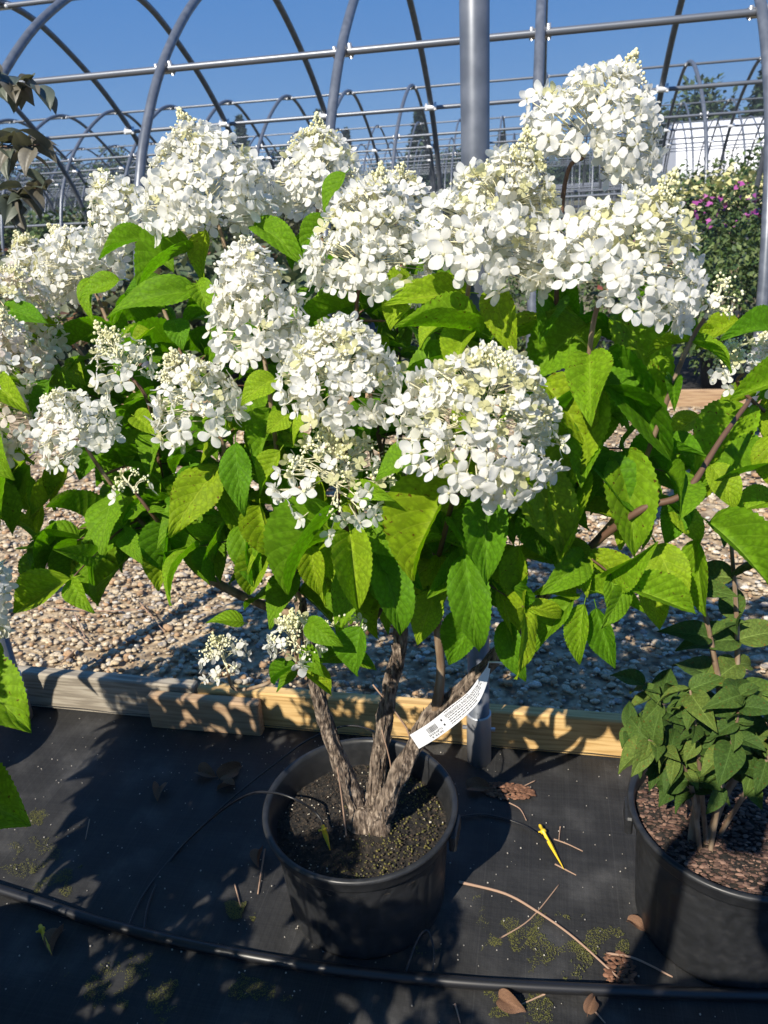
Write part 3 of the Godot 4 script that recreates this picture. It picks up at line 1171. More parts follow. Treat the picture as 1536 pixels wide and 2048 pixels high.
# ---------------------------------------------------------------- plants and trees behind
func crown(n: int, rad: Vector3, leaf: float, cols: Array, sd: int, shell := 0.5, cone := 0.0, flowers := [], fn := 0) -> ArrayMesh:
	rng.seed = sd
	var st := new_st()
	var clumps := []
	for i in 14:
		var d := Vector3(rf(-1, 1), rf(-1, 1), rf(-1, 1)).normalized()
		clumps.append(d * rf(0.45, 0.95))
	for i in n + fn:
		var fl := i >= n
		var d := Vector3(rf(-1, 1), rf(-1, 1), rf(-1, 1)).normalized()
		var p := d * pow(rf(shell, 1.0), 0.6)
		if rng.randf() < 0.6:
			p = clumps[rng.randi() % clumps.size()] + Vector3(rf(-1, 1), rf(-1, 1), rf(-1, 1)) * 0.34
		if cone > 0.0:
			var u := pow(rng.randf(), 1.5)
			var a := rng.randf() * TAU
			var r := (1.0 - u) * (0.72 + 0.28 * sin(u * 55.0 + a * 2.0)) * sqrt(rng.randf())
			p = Vector3(cos(a) * r, u * 2.0 - 1.0, sin(a) * r)
		if fl:
			p.y = absf(p.y) * 0.6 + 0.45
		var c: Color = (flowers if fl else cols)[rng.randi() % (flowers if fl else cols).size()]
		c = c * rf(0.75, 1.2)
		var at := Vector3(p.x * rad.x, p.y * rad.y, p.z * rad.z)
		var z := (Vector3(p.x, p.y * 0.4 - 0.3, p.z) + Vector3(rf(-1, 1), rf(-1, 1), rf(-1, 1)) * 0.7).normalized()
		var nrm := (Vector3.UP + Vector3(rf(-1, 1), rf(-1, 1), rf(-1, 1)) * 0.8).normalized()
		var b := look_basis(z, nrm)
		var L := leaf * rf(0.6, 1.3)
		var W := L * (0.3 if not fl else 0.5)
		var q := [at, at + b.z * L * 0.5 + b.x * W + b.y * W * 0.3, at + b.z * L, at + b.z * L * 0.5 - b.x * W + b.y * W * 0.3]
		for k in [0, 1, 2, 0, 2, 3]:
			st.set_color(Color(c.r, c.g, c.b, 1.0))
			st.set_normal((b.y + b.x * (0.4 if k == 3 else -0.4 if k == 1 else 0.0)).normalized())
			st.add_vertex(q[k])
	return st.commit()

func bush(called: String, label: String, category: String, where: Vector3, mesh: Mesh, h: float, sc: float, group: String, potted := true, stems := 5) -> void:
	var root := thing(called, label, category, where, group)
	put(mesh, "crown", mats.foliage, root, Transform3D(Basis(Vector3.UP, rf(0, TAU)).scaled(Vector3(sc * rf(0.9, 1.1), sc, sc * rf(0.9, 1.1))), Vector3(0, h, 0)))
	if stems > 1:
		for i in stems:
			var a := TAU * i / stems
			var e := Vector3(cos(a) * 0.12 * sc, h, sin(a) * 0.12 * sc)
			put(tube_mesh(PackedVector3Array([Vector3(cos(a), 0, sin(a)) * 0.02 + Vector3(0, 0.05, 0), e * 0.5 + Vector3(0, 0.03, 0), e]), 0.008, 0.004, 5), "stem", mats.twig, root)
	if potted:
		put(mats["small_pot_mesh"], "pot", mats.pot, root)

func build_background() -> void:
	var pr := [Vector2(0.001, 0.002), Vector2(0.10, 0.002), Vector2(0.13, 0.23), Vector2(0.138, 0.24), Vector2(0.135, 0.25), Vector2(0.125, 0.245), Vector2(0.12, 0.215), Vector2(0.001, 0.215)]
	mats.small_pot_mesh = lathe(pr, 20)
	var green := [Color(0.055, 0.10, 0.022), Color(0.09, 0.14, 0.03), Color(0.045, 0.085, 0.025), Color(0.12, 0.16, 0.05)]
	var grey := [Color(0.10, 0.14, 0.07), Color(0.14, 0.18, 0.09), Color(0.07, 0.11, 0.05), Color(0.18, 0.2, 0.11)]
	var red := [Color(0.14, 0.07, 0.035), Color(0.10, 0.09, 0.03), Color(0.17, 0.08, 0.04), Color(0.07, 0.08, 0.03)]
	var olive := [Color(0.08, 0.085, 0.03), Color(0.11, 0.11, 0.045), Color(0.06, 0.07, 0.03)]
	var low := [crown(700, Vector3(0.36, 0.26, 0.36), 0.085, grey, 1, 0.3), crown(600, Vector3(0.34, 0.24, 0.34), 0.06, red, 2, 0.3), crown(650, Vector3(0.38, 0.32, 0.38), 0.06, olive, 3, 0.3), crown(700, Vector3(0.36, 0.34, 0.36), 0.07, green, 4, 0.3)]
	var words := ["low grey green leafy shrub in a pot in the first hoop house", "low reddish leaved shrub in a pot in the first hoop house", "olive leaved shrub in a pot in the second hoop house", "mid green leafy shrub in a pot in the second hoop house"]
	# first house: rows of low plants on the left
	for r in 5:
		for i in 11:
			var x := -8.2 + i * 0.62 + (0.3 if r % 2 else 0.0)
			if x > -1.8:
				continue
			rng.seed = 900 + r * 50 + i
			var t := 0 if r < 3 else 1
			if rng.randf() < 0.15:
				t = 1 - t
			bush("potted_shrub", words[t], "shrub", Vector3(x + rf(-0.08, 0.08), 0.004, -5.95 - r * 0.66 + rf(-0.06, 0.06)), low[t], 0.66, rf(1.45, 1.8), "low potted shrubs in the hoop houses")
	# second house: a little taller
	for r in 4:
		for i in 16:
			var x := -13.5 + i * 0.72 + (0.3 if r % 2 else 0.0)
			if x > -2.0:
				continue
			rng.seed = 1900 + r * 50 + i
			var t := 2 if rng.randf() < 0.6 else 3
			bush("potted_shrub", words[t], "shrub", Vector3(x + rf(-0.1, 0.1), 0.004, -14.5 - r * 0.9 + rf(-0.08, 0.08)), low[t], 0.78, rf(1.7, 2.2), "low potted shrubs in the hoop houses")
	# tall slim shrubs at the end of the first house
	var slim := crown(1500, Vector3(0.34, 0.80, 0.34), 0.08, green, 21, 0.2)
	for q in [[-5.2, -9.0, 1.0], [-4.75, -8.8, 0.92], [-4.35, -9.1, 0.95], [-3.9, -9.0, 0.85]]:
		bush("upright_shrub", "tall slim green shrub in a pot behind the low potted shrubs", "shrub", Vector3(q[0], 0.004, q[1]), slim, 0.95 * q[2], q[2], "tall slim green shrubs", true, 4)
	# right side: a bank of dark shrubs, with magenta and pale flowers
	var dark := crown(2600, Vector3(0.50, 0.56, 0.50), 0.055, green, 31, 0.25)
	var pinkc := crown(2300, Vector3(0.48, 0.60, 0.48), 0.055, green, 32, 0.25, 0.0, [Color(0.34, 0.06, 0.27), Color(0.40, 0.10, 0.33)], 80)
	var yel := crown(2000, Vector3(0.62, 0.62, 0.62), 0.08, green, 33, 0.25, 0.0, [Color(0.62, 0.58, 0.26), Color(0.68, 0.64, 0.36)], 420)
	var rosy := crown(2300, Vector3(0.46, 0.5, 0.46), 0.05, olive + green, 34, 0.25, 0.0, [Color(0.25, 0.07, 0.05)], 90)
	for q in [[1.28, -5.95, 0.62, 0.95, dark], [1.95, -6.1, 0.66, 1.0, rosy], [0.62, -6.1, 0.55, 0.85, rosy], [2.6, -6.0, 0.66, 1.05, dark], [-0.1, -6.2, 0.55, 0.85, dark], [-0.9, -6.2, 0.55, 0.85, rosy]]:
		bush("dense_shrub", "dense dark green shrub behind the far edging board" if q[4] == dark else "dense shrub with a few reddish flowers behind the far edging board", "shrub", Vector3(q[0], 0.004, q[1]), q[4], q[2], q[3], "dense shrubs behind the far edging board", true)
	for q in [[1.5, -6.95, 0.80, 1.0], [2.35, -7.0, 0.85, 1.05], [0.75, -7.1, 0.72, 0.9]]:
		bush("magenta_shrub", "leafy shrub topped with magenta flowers behind the dense shrubs", "flowering shrub", Vector3(q[0], 0.004, q[1]), pinkc, q[2], q[3], "magenta flowering shrubs", true)
	for q in [[1.55, -10.8, 0.80, 1.0], [2.3, -11.2, 0.85, 1.05], [3.3, -11.0, 0.8, 1.0]]:
		bush("cream_hydrangea", "rounded shrub with pale yellow flower heads under the first arches", "flowering shrub", Vector3(q[0], 0.0, q[1]), yel, q[2], q[3], "pale yellow flowering shrubs", true)
	# leafy young trees on the right
	var leafy := crown(3200, Vector3(0.9, 1.0, 0.9), 0.11, green, 41, 0.25)
	var k := 0
	for q in [[3.6, -12.6, 1.1], [4.4, -13.8, 1.2], [3.2, -14.6, 0.95], [5.6, -14.0, 1.2], [2.4, -15.2, 0.8]]:
		rng.seed = 300 + k
		k += 1
		var tr := thing("young_tree", "bushy green young tree standing beyond the first hoop house", "tree", Vector3(q[0], 0, q[1]), "young trees on the right of the hoop houses")
		put(tube_mesh(PackedVector3Array([Vector3(0, -0.05, 0), Vector3(0.02, 0.5, 0), Vector3(0, 1.3 * q[2], 0.02)]), 0.035, 0.012, 7), "trunk", mats.bark, tr)
		put(leafy, "crown", mats.foliage, tr, Transform3D(Basis(Vector3.UP, rf(0, 6)).scaled(Vector3.ONE * q[2]), Vector3(0, 1.0 * q[2], 0)))
	# white film covered house, far right
	var cov := thing("covered_greenhouse", "long greenhouse covered in white plastic film beyond the hoop houses", "greenhouse", Vector3(12.0, 0, -40))
	var st := new_st()
	for i in 2:
		for j in 25:
			var a := PI * j / 24
			st.add_vertex(Vector3(-6.6 + 16.0 * i, 1.0 + 2.55 * sin(a) if j > 0 and j < 24 else -0.03, 2.9 * cos(a)))
	grid(st, 0, 2, 25)
	st.generate_normals()
	put(st.commit(), "film_cover", mats.film, cov)
	for s in [-6.6, 9.4]:
		var g := new_st()
		g.add_vertex(Vector3(s, 0.5, 0))
		for j in 25:
			var a := PI * j / 24
			g.add_vertex(Vector3(s, 1.0 + 2.55 * sin(a) if j > 0 and j < 24 else -0.03, 2.9 * cos(a)))
		for j in 24:
			g.add_index(0)
			g.add_index(j + 1)
			g.add_index(j + 2)
		g.generate_normals()
		put(g.commit(), "end_wall", mats.film, cov)
	for i in 10:
		var pts := PackedVector3Array()
		for j in 25:
			var a := PI * j / 24
			pts.append(Vector3(-6.6 + 16.0 * i / 9.0, 1.0 + 2.58 * sin(a), 2.93 * cos(a)))
		put(tube_mesh(pts, 0.03, 0.03, 6), "hoop", mats.film, cov)
	# conifers and the wood behind
	var con := [Color(0.028, 0.055, 0.03), Color(0.04, 0.07, 0.035), Color(0.022, 0.042, 0.026)]
	var spire := crown(6500, Vector3(0.26, 0.5, 0.26), 0.06, con, 51, 0.0, 1.0)
	var wide := crown(6500, Vector3(0.40, 0.48, 0.40), 0.065, con, 52, 0.0, 1.0)
	var round := crown(4200, Vector3(0.5, 0.5, 0.5), 0.07, [Color(0.05, 0.085, 0.03), Color(0.07, 0.11, 0.035), Color(0.04, 0.07, 0.028)], 53, 0.3)
	k = 0
	for q in [[-26.2, -70.0, 7.7, 0], [-19.6, -72.0, 7.8, 0], [-17.5, -73.0, 6.4, 0], [-9.0, -60.0, 6.5, 1], [-3.5, -66.0, 5.0, 1], [8.0, -50.0, 5.3, 2], [10.6, -46.0, 6.2, 1], [13.5, -47.0, 6.8, 1], [2.0, -68.0, 5.6, 1]]:
		rng.seed = 500 + k
		k += 1
		var t := thing("conifer_tree" if q[3] < 2 else "broadleaf_tree", ["narrow dark conifer rising above the far hoop houses", "broad dark conifer rising above the far hoop houses", "rounded tree rising above the white covered greenhouse"][q[3]], "tree", Vector3(q[0], -0.03, q[1]), "dark trees above the far hoop houses")
		var hh: float = q[2]
		put(tube_mesh(PackedVector3Array([Vector3(0, -0.1, 0), Vector3(0, hh * 0.4, 0), Vector3(0, hh * 0.9, 0)]), hh * 0.02, hh * 0.004, 6), "trunk", mats.bark, t)
		put([spire, wide, round][q[3]], "crown", mats.foliage, t, Transform3D(Basis(Vector3.UP, rf(0, 6)).scaled(Vector3(hh, hh, hh)), Vector3(0, hh * (0.52 if q[3] < 2 else 0.56), 0)))
	for i in 44:
		rng.seed = 700 + i
		var x := -62.0 + i * 2.5 + rf(-0.8, 0.8)
		var hh := rf(3.4, 5.0) * (1.15 if x < -20 else 0.9)
		var t := thing("broadleaf_tree", "rounded green tree in the wood edge behind the hoop houses", "tree", Vector3(x, -0.03, rf(-80, -66)), "trees of the wood edge")
		put(tube_mesh(PackedVector3Array([Vector3(0, -0.1, 0), Vector3(0, hh * 0.3, 0), Vector3(0, hh * 0.6, 0)]), hh * 0.025, hh * 0.01, 6), "trunk", mats.bark, t)
		put(round, "crown", mats.foliage, t, Transform3D(Basis(Vector3.UP, rf(0, 6)).scaled(Vector3(hh * 1.15, hh, hh * 1.1)), Vector3(0, hh * 0.52, 0)))

# ---------------------------------------------------------------- the plants in front
func build_main_plant() -> void:
	var where := Vector3(-0.365, 0, -1.24)
	var p := pot("black plastic nursery pot holding the woody white hydrangea", where, 0.205, 0.27, 0.07)
	var h := hydrangea("hydrangea_shrub", "large hydrangea with white panicles and bright green leaves on three woody stems", where, MAIN_HEADS, MAIN_FORKS, MAIN_STEMS, MAIN_LEAVES, 300, 300, 101)
	# knobby crown where the stems meet
	rng.seed = 6
	var burl := []
	for q in [[Vector3(0.0, 0.19, 0.0), 0.04], [Vector3(0.018, 0.225, 0.006), 0.028], [Vector3(-0.016, 0.215, 0.016), 0.026], [Vector3(0.034, 0.205, 0.018), 0.024], [Vector3(0.008, 0.24, 0.02), 0.018], [Vector3(-0.01, 0.25, -0.01), 0.022]]:
		burl.append([q[0], q[0] + Vector3(rf(-0.012, 0.012), 0.018, rf(-0.01, 0.01)), q[1], q[1] * 0.8, Color.WHITE])
	put(body_mesh(burl, 0.0045, 0.012), "burl", mats.bark, h, Transform3D(Basis.IDENTITY, Vector3(0.012, 0, 0)))
	# moss, perlite and bits on the soil
	var trs := []
	var cols := []
	for i in 2200:
		var a := rf(0, TAU)
		var r := 0.182 * sqrt(rng.randf())
		var s := rf(0.0005, 0.0022)
		var x := cos(a) * r
		var z := sin(a) * r
		trs.append(Transform3D(Basis.from_euler(Vector3(rf(0, 3), rf(0, 3), 0)).scaled(Vector3(s, s, s) * (1.4 if x > 0.05 else 1.0)), Vector3(x, 0.203 + 0.018 * (1.0 - r / 0.19) + rf(0.0, 0.004), z)))
		cols.append(Color(0.14, 0.12, 0.03).lerp(Color(0.08, 0.08, 0.02), rng.randf()) if x > 0.03 * sin(z * 40.0) - 0.02 and rng.randf() < 0.6 else (Color(0.5, 0.45, 0.36) if rng.randf() < 0.08 else Color(0.05, 0.034, 0.022) * rf(0.4, 1.6)))
	scatter("moss", "", pebble_mesh(14), mats.chip, trs, cols, p)
	# thin dead shoots beside the stems
	for q in [[Vector3(0.07, 0.27, 0.03), Vector3(0.12, 0.42, -0.02), Vector3(0.04, 0.56, -0.03), 0.0028], [Vector3(-0.02, 0.23, 0.06), Vector3(-0.025, 0.33, 0.05), Vector3(-0.03, 0.40, 0.045), 0.0022], [Vector3(0.06, 0.25, 0.0), Vector3(0.075, 0.36, 0.0), Vector3(0.06, 0.47, 0.0), 0.0022]]:
		put(tube_mesh(smooth_path([q[0], q[1], q[2]], 4), q[3], q[3] * 0.6, 5), "dead_shoot", mats.dry_twig, h)

func build_right_pot() -> void:
	var where := Vector3(0.415, 0, -1.29)
	var p := pot("black plastic nursery pot filled with reddish bark under the dark leaved shrub", where, 0.205, 0.30, 0.028)
	rng.seed = 21
	var trs := []
	var cols := []
	for i in 3200:
		var a := rf(0, TAU)
		var r := 0.190 * sqrt(rng.randf())
		var s := rf(0.001, 0.005)
		trs.append(Transform3D(Basis.from_euler(Vector3(rf(-1.5, 1.5), rf(0, 6), rf(-1.5, 1.5))).scaled(Vector3(s * rf(1.0, 2.2), s * 0.6, s)), Vector3(cos(a) * r, 0.275 + 0.018 * (1.0 - r / 0.19) + rf(0.0, 0.005), sin(a) * r)))
		cols.append(Color(0.10, 0.05, 0.035).lerp(Color(0.28, 0.17, 0.12), pow(rng.randf(), 1.5)) * rf(0.3, 1.1))
	scatter("bark_mulch", "", pebble_mesh(15), mats.chip, trs, cols, p)
	var root := thing("leafy_shrub", "shrub with dull dark green pointed leaves and ribbed tan stems beside the hydrangea", "shrub", where)
	for s in WEIGELA_STEMS:
		var pts := []
		var rad := []
		for q in s:
			pts.append(q[0] - where)
			rad.append(q[1])
		pts[0].y = 0.27
		var path := smooth_path(pts, 5)
		var low: bool = rad[0] <= 0.0062
		put(tube_mesh(path, rad[0], rad[rad.size() - 1], 8, 0.03), "stem", mats.twig, root)
		var n := path.size()
		var i := 4 if low else 9
		var k := 0
		while i < n:
			var T := (path[i] - path[i - 1]).normalized()
			var U := T.cross(Vector3.UP if absf(T.y) < 0.9 else Vector3.RIGHT).normalized().rotated(T, PI / 2 * k + rf(-0.9, 0.9))
			for sgn in [-1, 1]:
				var d: Vector3 = (U * sgn + T * rf(0.2, 0.7) + Vector3.DOWN * rf(0.1, 1.0)).normalized()
				var L := rf(0.035, 0.085) if low else rf(0.055, 0.125)
				var at := path[i] + where
				place_leaf(root, null, 1, at, at + d * L, L * rf(0.44, 0.6), Vector3.UP * 0.8 + T * 0.5 + Vector3(rf(-0.9, 0.9), rf(-0.3, 0.3), rf(-0.4, 0.9)), "dark_leaf", 3)
			k += 1
			i += 1 if low else (2 if i < 16 else 4)

func bent_forks(where: Vector3, h: float) -> Array:
	return [where + Vector3(0, h, 0)]

func build_neighbours() -> void:
	# left, beside the galvanized post
	var w1 := Vector3(-1.78, 0, -1.36)
	pot("black plastic nursery pot beside the galvanized post on the left", w1, 0.2, 0.27, 0.04)
	var f1 := Vector3(-1.55, 0.75, -1.33)
	hydrangea("hydrangea_shrub", "hydrangea with blush tinted white panicles beside the galvanized post", w1, LEFT_HEADS, [f1], [[[w1 + Vector3(0, 0.22, 0), 0.018], [w1 + Vector3(0.08, 0.48, 0.0), 0.014], [f1, 0.008]]], LEFT_LEAVES, 100, 120, 202, 0.45)
	# right, behind the dark leaved shrub
	var w2 := Vector3(1.02, 0, -1.50)
	pot("black plastic nursery pot behind the dark leaved shrub on the right", w2, 0.2, 0.27, 0.04)
	var f2 := w2 + Vector3(-0.05, 0.7, 0.0)
	hydrangea("hydrangea_shrub", "hydrangea with small open white panicles behind the dark leaved shrub", w2, RIGHT_HEADS, [f2], [[[w2 + Vector3(0, 0.22, 0), 0.018], [w2 + Vector3(0.02, 0.45, 0.0), 0.013], [f2, 0.008]]], RIGHT_LEAVES, 100, 120, 303, 0.0)
	# near left, mostly outside the picture; it shades the fabric
	var w3 := Vector3(-1.22, 0, -0.62)
	pot("black plastic nursery pot on the near left beside the black hose", w3, 0.2, 0.27, 0.04)
	var f3 := w3 + Vector3(0.1, 0.6, 0.0)
	var hd := NEAR_HEADS.duplicate()
	rng.seed = 77
	for i in 12:
		var a := TAU * i / 12
		hd.append([w3 + Vector3(-0.12 + cos(a) * 0.36, rf(1.02, 1.36), -0.02 + sin(a) * 0.36), 0.10, 0.19, 0.8, 0.3, 0])
	hydrangea("hydrangea_shrub", "hydrangea with white panicles and large toothed leaves reaching over the hose", w3, hd, [f3], [[[w3 + Vector3(0, 0.22, 0), 0.018], [w3 + Vector3(0.05, 0.42, 0.0), 0.013], [f3, 0.009]]], NEAR_LEAVES, 80, 200, 404, 0.0)
	# behind on the left, wholly outside the picture: its crown keeps the sun off the fabric before the pot
	var w4 := Vector3(-0.98, 0, 0.12)
	pot("black plastic nursery pot beside the person with the phone", w4, 0.2, 0.27, 0.04)
	var f4 := w4 + Vector3(0.0, 0.6, 0.0)
	var hd4 := []
	for i in 12:
		var a := TAU * i / 12
		hd4.append([w4 + Vector3(cos(a) * (0.18 if i % 3 == 0 else 0.40), rf(0.85, 1.3), sin(a) * (0.18 if i % 3 == 0 else 0.42)), 0.09, 0.17, 0.7, 0.3, 0])
	hydrangea("hydrangea_shrub", "hydrangea with white panicles beside the person with the phone", w4, hd4, [f4], [[[w4 + Vector3(0, 0.22, 0), 0.018], [w4 + Vector3(0.03, 0.42, 0.0), 0.013], [f4, 0.009]]], [], 24, 60, 505, 0.0)
	# young tree whose twig hangs into the top left corner
	var wt := Vector3(-2.15, 0, -2.05)
	rng.seed = 515
	var tr := thing("plum_tree", "small tree with dull purplish grey leaves behind the galvanized post", "tree", wt)
	put(tube_mesh(smooth_path([Vector3(0, 0, 0), Vector3(0.02, 0.6, 0.0), Vector3(0.05, 1.3, 0.0), Vector3(0.1, 2.1, 0.0)], 4), 0.02, 0.008, 8, 0.05), "trunk", mats.bark, tr)
	for q in [[Vector3(0.05, 1.25, 0), Vector3(0.45, 1.62, 0.0), Vector3(0.84, 1.66, 0.05)], [Vector3(0.05, 1.35, 0), Vector3(0.5, 1.8, 0.05), Vector3(0.84, 1.80, 0.02)], [Vector3(0.04, 1.1, 0), Vector3(0.4, 1.4, 0.02), Vector3(0.80, 1.56, 0.03)], [Vector3(0.08, 1.7, 0), Vector3(-0.2, 2.0, -0.2), Vector3(-0.4, 2.2, -0.3)], [Vector3(0.05, 1.4, 0), Vector3(-0.2, 1.7, 0.2), Vector3(-0.4, 1.8, 0.3)]]:
		var path := smooth_path(q, 8)
		put(tube_mesh(path, 0.006, 0.002, 6, 0.05), "limb", mats.red_stem, tr)
		for i in range(5, path.size()):
			for s in 4:
				var d := Vector3(rf(-0.6, 0.7), rf(-0.9, 0.3), rf(-0.7, 0.7)).normalized()
				var L := rf(0.06, 0.095)
				var at := path[i] + wt + Vector3(rf(-0.02, 0.02), rf(-0.02, 0.02), rf(-0.02, 0.02))
				place_leaf(tr, null, 1, at, at + d * L, L * 0.6, Vector3.UP + Vector3(rf(-0.8, 0.8), 0, rf(-0.3, 0.8)), "plum_leaf", 2)
	# the leaves poking in at the lower right corner
	var w5 := Vector3(0.52, 0, -0.78)
	var rt := thing("low_shrub", "low dark green leafy shrub beside the hose in front of the pots", "shrub", w5)
	for i in 5:
		var a := TAU * i / 5 + 0.3
		var path := smooth_path([Vector3(0, 0, 0), Vector3(cos(a) * 0.03, 0.06, sin(a) * 0.03), Vector3(cos(a) * 0.09, 0.12, sin(a) * 0.09)], 4)
		put(tube_mesh(path, 0.003, 0.0015, 5), "stem", mats.twig, rt)
		for j in range(3, path.size(), 2):
			for s in [-1, 1]:
				var d: Vector3 = Vector3(cos(a + s * 1.1), rf(-0.1, 0.35), sin(a + s * 1.1)).normalized()
				var L := rf(0.045, 0.075)
				place_leaf(rt, null, 1, path[j] + w5, path[j] + w5 + d * L, L * 0.45, Vector3.UP + Vector3(rf(-0.3, 0.3), 0, rf(-0.3, 0.3)), "dark_leaf", 3)

# ---------------------------------------------------------------- hose, stakes, litter
func line_thing(called: String, label: String, category: String, pts: Array, r: float, m: Material, sides := 10, rough := 0.0, taper := 1.0, group := "") -> void:
	var o := put(tube_mesh(smooth_path(pts, 6), r, r * taper, sides, rough), called, m)
	tag(o, label, category, group)

func stake(label: String, a: Vector3, b: Vector3) -> void:
	var d := b - a
	var L := d.length()
	var root := thing("drip_stake", label, "stake", a)
	var bs := look_basis(d, Vector3.UP)
	var prof := [Vector2(0.0006, 0.0), Vector2(0.0025, 0.03 * L / 0.1), Vector2(0.0042, L * 0.55), Vector2(0.0040, L * 0.80), Vector2(0.0075, L * 0.82), Vector2(0.0075, L * 0.86), Vector2(0.004, L * 0.88), Vector2(0.0045, L * 0.97), Vector2(0.003, L)]
	put(lathe(prof, 16, 2, L * 0.8), "shaft", mats.yellow, root, Transform3D(Basis(bs.x, bs.z, -bs.y), Vector3.ZERO))
	put(tube_mesh(PackedVector3Array([Vector3(0, L * 0.84, 0), Vector3(0.012, L * 0.86, 0.0)]), 0.002, 0.002, 6), "nipple", mats.yellow, root, Transform3D(Basis(bs.x, bs.z, -bs.y), Vector3.ZERO))

func build_litter() -> void:
	rng.seed = 61
	line_thing("irrigation_hose", "thick black irrigation hose lying across the fabric in front of the pots", "hose", HOSE, 0.0115, mats.tubing, 14)
	line_thing("drip_tube", "thin black drip tube leading from the hose to the back of the pot", "tube", TUBE_A, 0.0026, mats.tubing, 6)
	line_thing("drip_tube", "thin black drip tube arching over the pot rim to the yellow stake", "tube", TUBE_B, 0.0026, mats.tubing, 6)
	line_thing("drip_tube", "thin black drip tube lying between the pot and the loose yellow stake", "tube", TUBE_C, 0.0026, mats.tubing, 6)
	line_thing("drip_tube", "short black loop of drip tube on the hose below the pot", "tube", TUBE_D, 0.0026, mats.tubing, 6)
	stake("yellow plastic drip stake pushed into the soil of the hydrangea pot", STAKE_POT[0], STAKE_POT[1])
	stake("yellow plastic drip stake lying on the sunlit fabric between the two pots", STAKE_FLOOR[0], STAKE_FLOOR[1])
	stake("yellow plastic drip stake lying beside the hose on the left", STAKE_HOSE[0], STAKE_HOSE[1])
	var dl := [make_leaf(1.3, 0.9, 0.9, 2.5), make_leaf(1.7, 0.6, -1.0, 3.0), make_leaf(0.9, 1.2, 0.6, 2.0)]
	for q in DRY_LEAVES:
		var s: float = q[1]
		var o := put(dl[rng.randi() % 3], "dry_leaf", mats.dry, null, Transform3D(Basis(Vector3.UP, deg_to_rad(q[2])) * Basis(Vector3.BACK, rf(-0.5, 0.5)) * Basis.from_scale(Vector3(s * 0.62, s * 0.7, s)), q[0] + Vector3(0, s * 0.11, 0)))
		tag(o, "curled brown dry leaf lying on the black fabric", "dry leaf", "dry leaves on the fabric")
	for q in TWIGS:
		var on_gravel: bool = q[1][0].z < -1.8
		line_thing("twig", "thin bare twig lying on the gravel" if on_gravel else "thin tan twig lying on the black fabric", "twig", q[1], q[0], mats.dry_twig, 6, 0.15, 0.6, "twigs on the gravel" if on_gravel else "twigs on the fabric")
	# crumbled bark between the pots
	for w in [[Vector3(-0.06, 0.004, -1.60), 0.075, 0.03, 420], [Vector3(0.19, 0.004, -1.12), 0.03, 0.05, 160]]:
		var trs := []
		var cols := []
		for i in w[3]:
			var a := rf(0, TAU)
			var r := sqrt(rng.randf())
			var s := rf(0.0015, 0.0048)
			trs.append(Transform3D(Basis.from_euler(Vector3(rf(-0.7, 0.7), rf(0, 6), rf(-0.7, 0.7))).scaled(Vector3(s * 1.6, s * 0.6, s)), w[0] + Vector3(cos(a) * r * w[1], rf(0.0, 0.010) * (1.0 - r), sin(a) * r * w[2])))
			cols.append(Color(0.14, 0.06, 0.03).lerp(Color(0.26, 0.13, 0.075), rng.randf()) * rf(0.5, 1.1))
		scatter("bark_crumbs", "small heap of reddish bark crumbs on the fabric near the pots", pebble_mesh(16), mats.chip, trs, cols)

# ---------------------------------------------------------------- price label on the stem
func curve_point(arr: Array, i: int, t: float) -> Vector3:
	var p0: Vector3 = arr[maxi(i - 1, 0)]
	var p1: Vector3 = arr[i]
	var p3: Vector3 = arr[mini(i + 2, arr.size() - 1)]
	return p1.cubic_interpolate(arr[i + 1], p0, p3, t)

func strip_point(u: float, v: float, off: float) -> Vector3:
	# u along the strip (0 = free end), v across (0 = upper edge)
	var total := 0.0
	for k in TAG_UPPER.size() - 1:
		total += TAG_UPPER[k].distance_to(TAG_UPPER[k + 1])
	var i := 0
	var left := u * total
	while i < TAG_UPPER.size() - 2 and left > TAG_UPPER[i].distance_to(TAG_UPPER[i + 1]):
		left -= TAG_UPPER[i].distance_to(TAG_UPPER[i + 1])
		i += 1
	var t: float = left / TAG_UPPER[i].distance_to(TAG_UPPER[i + 1])
	var a := curve_point(TAG_UPPER, i, t)
	var b := curve_point(TAG_LOWER, i, t)
	var p := a.lerp(b, v)
	return p + Vector3(-0.30, 0.42, 0.85).normalized() * off

func tag_text(root: Node3D, text: String, u0: float, u1: float, v0: float, v1: float, bold := true) -> void:
	var tm := TextMesh.new()
	var f := SystemFont.new()
	f.font_names = PackedStringArray(["Droid Serif"])
	f.font_weight = 700 if bold else 400
	tm.font = f
	tm.text = text
	tm.font_size = 32
	tm.pixel_size = 0.01
	tm.depth = 0.0
	var arr := tm.get_mesh_arrays()
	if arr.is_empty() or (arr[Mesh.ARRAY_VERTEX] as PackedVector3Array).is_empty():
		return
	var vs: PackedVector3Array = arr[Mesh.ARRAY_VERTEX]
	var lo := vs[0]
	var hi := vs[0]
	for v in vs:
		lo = lo.min(v)
		hi = hi.max(v)
	var st := new_st()
	for v in vs:
		var fu := (v.x - lo.x) / (hi.x - lo.x)
		var fv := (hi.y - v.y) / (hi.y - lo.y)
		st.add_vertex(strip_point(lerpf(u0, u1, fu), lerpf(v0, v1, fv), 0.0006) - root.position)
	var ix: PackedInt32Array = arr[Mesh.ARRAY_INDEX]
	if ix.is_empty():
		for i in vs.size():
			st.add_index(i)
	else:
		for i in ix:
			st.add_index(i)
	st.generate_normals()
	put(st.commit(), "lettering", mats.ink, root)

func tag_bar(root: Node3D, st: SurfaceTool, base: int, u0: float, u1: float, v0: float, v1: float) -> int:
	for i in 5:
		for v in [v0, v1]:
			st.add_vertex(strip_point(lerpf(u0, u1, i / 4.0), v, 0.0006) - root.position)
	grid(st, base, 5, 2)
	return base + 10

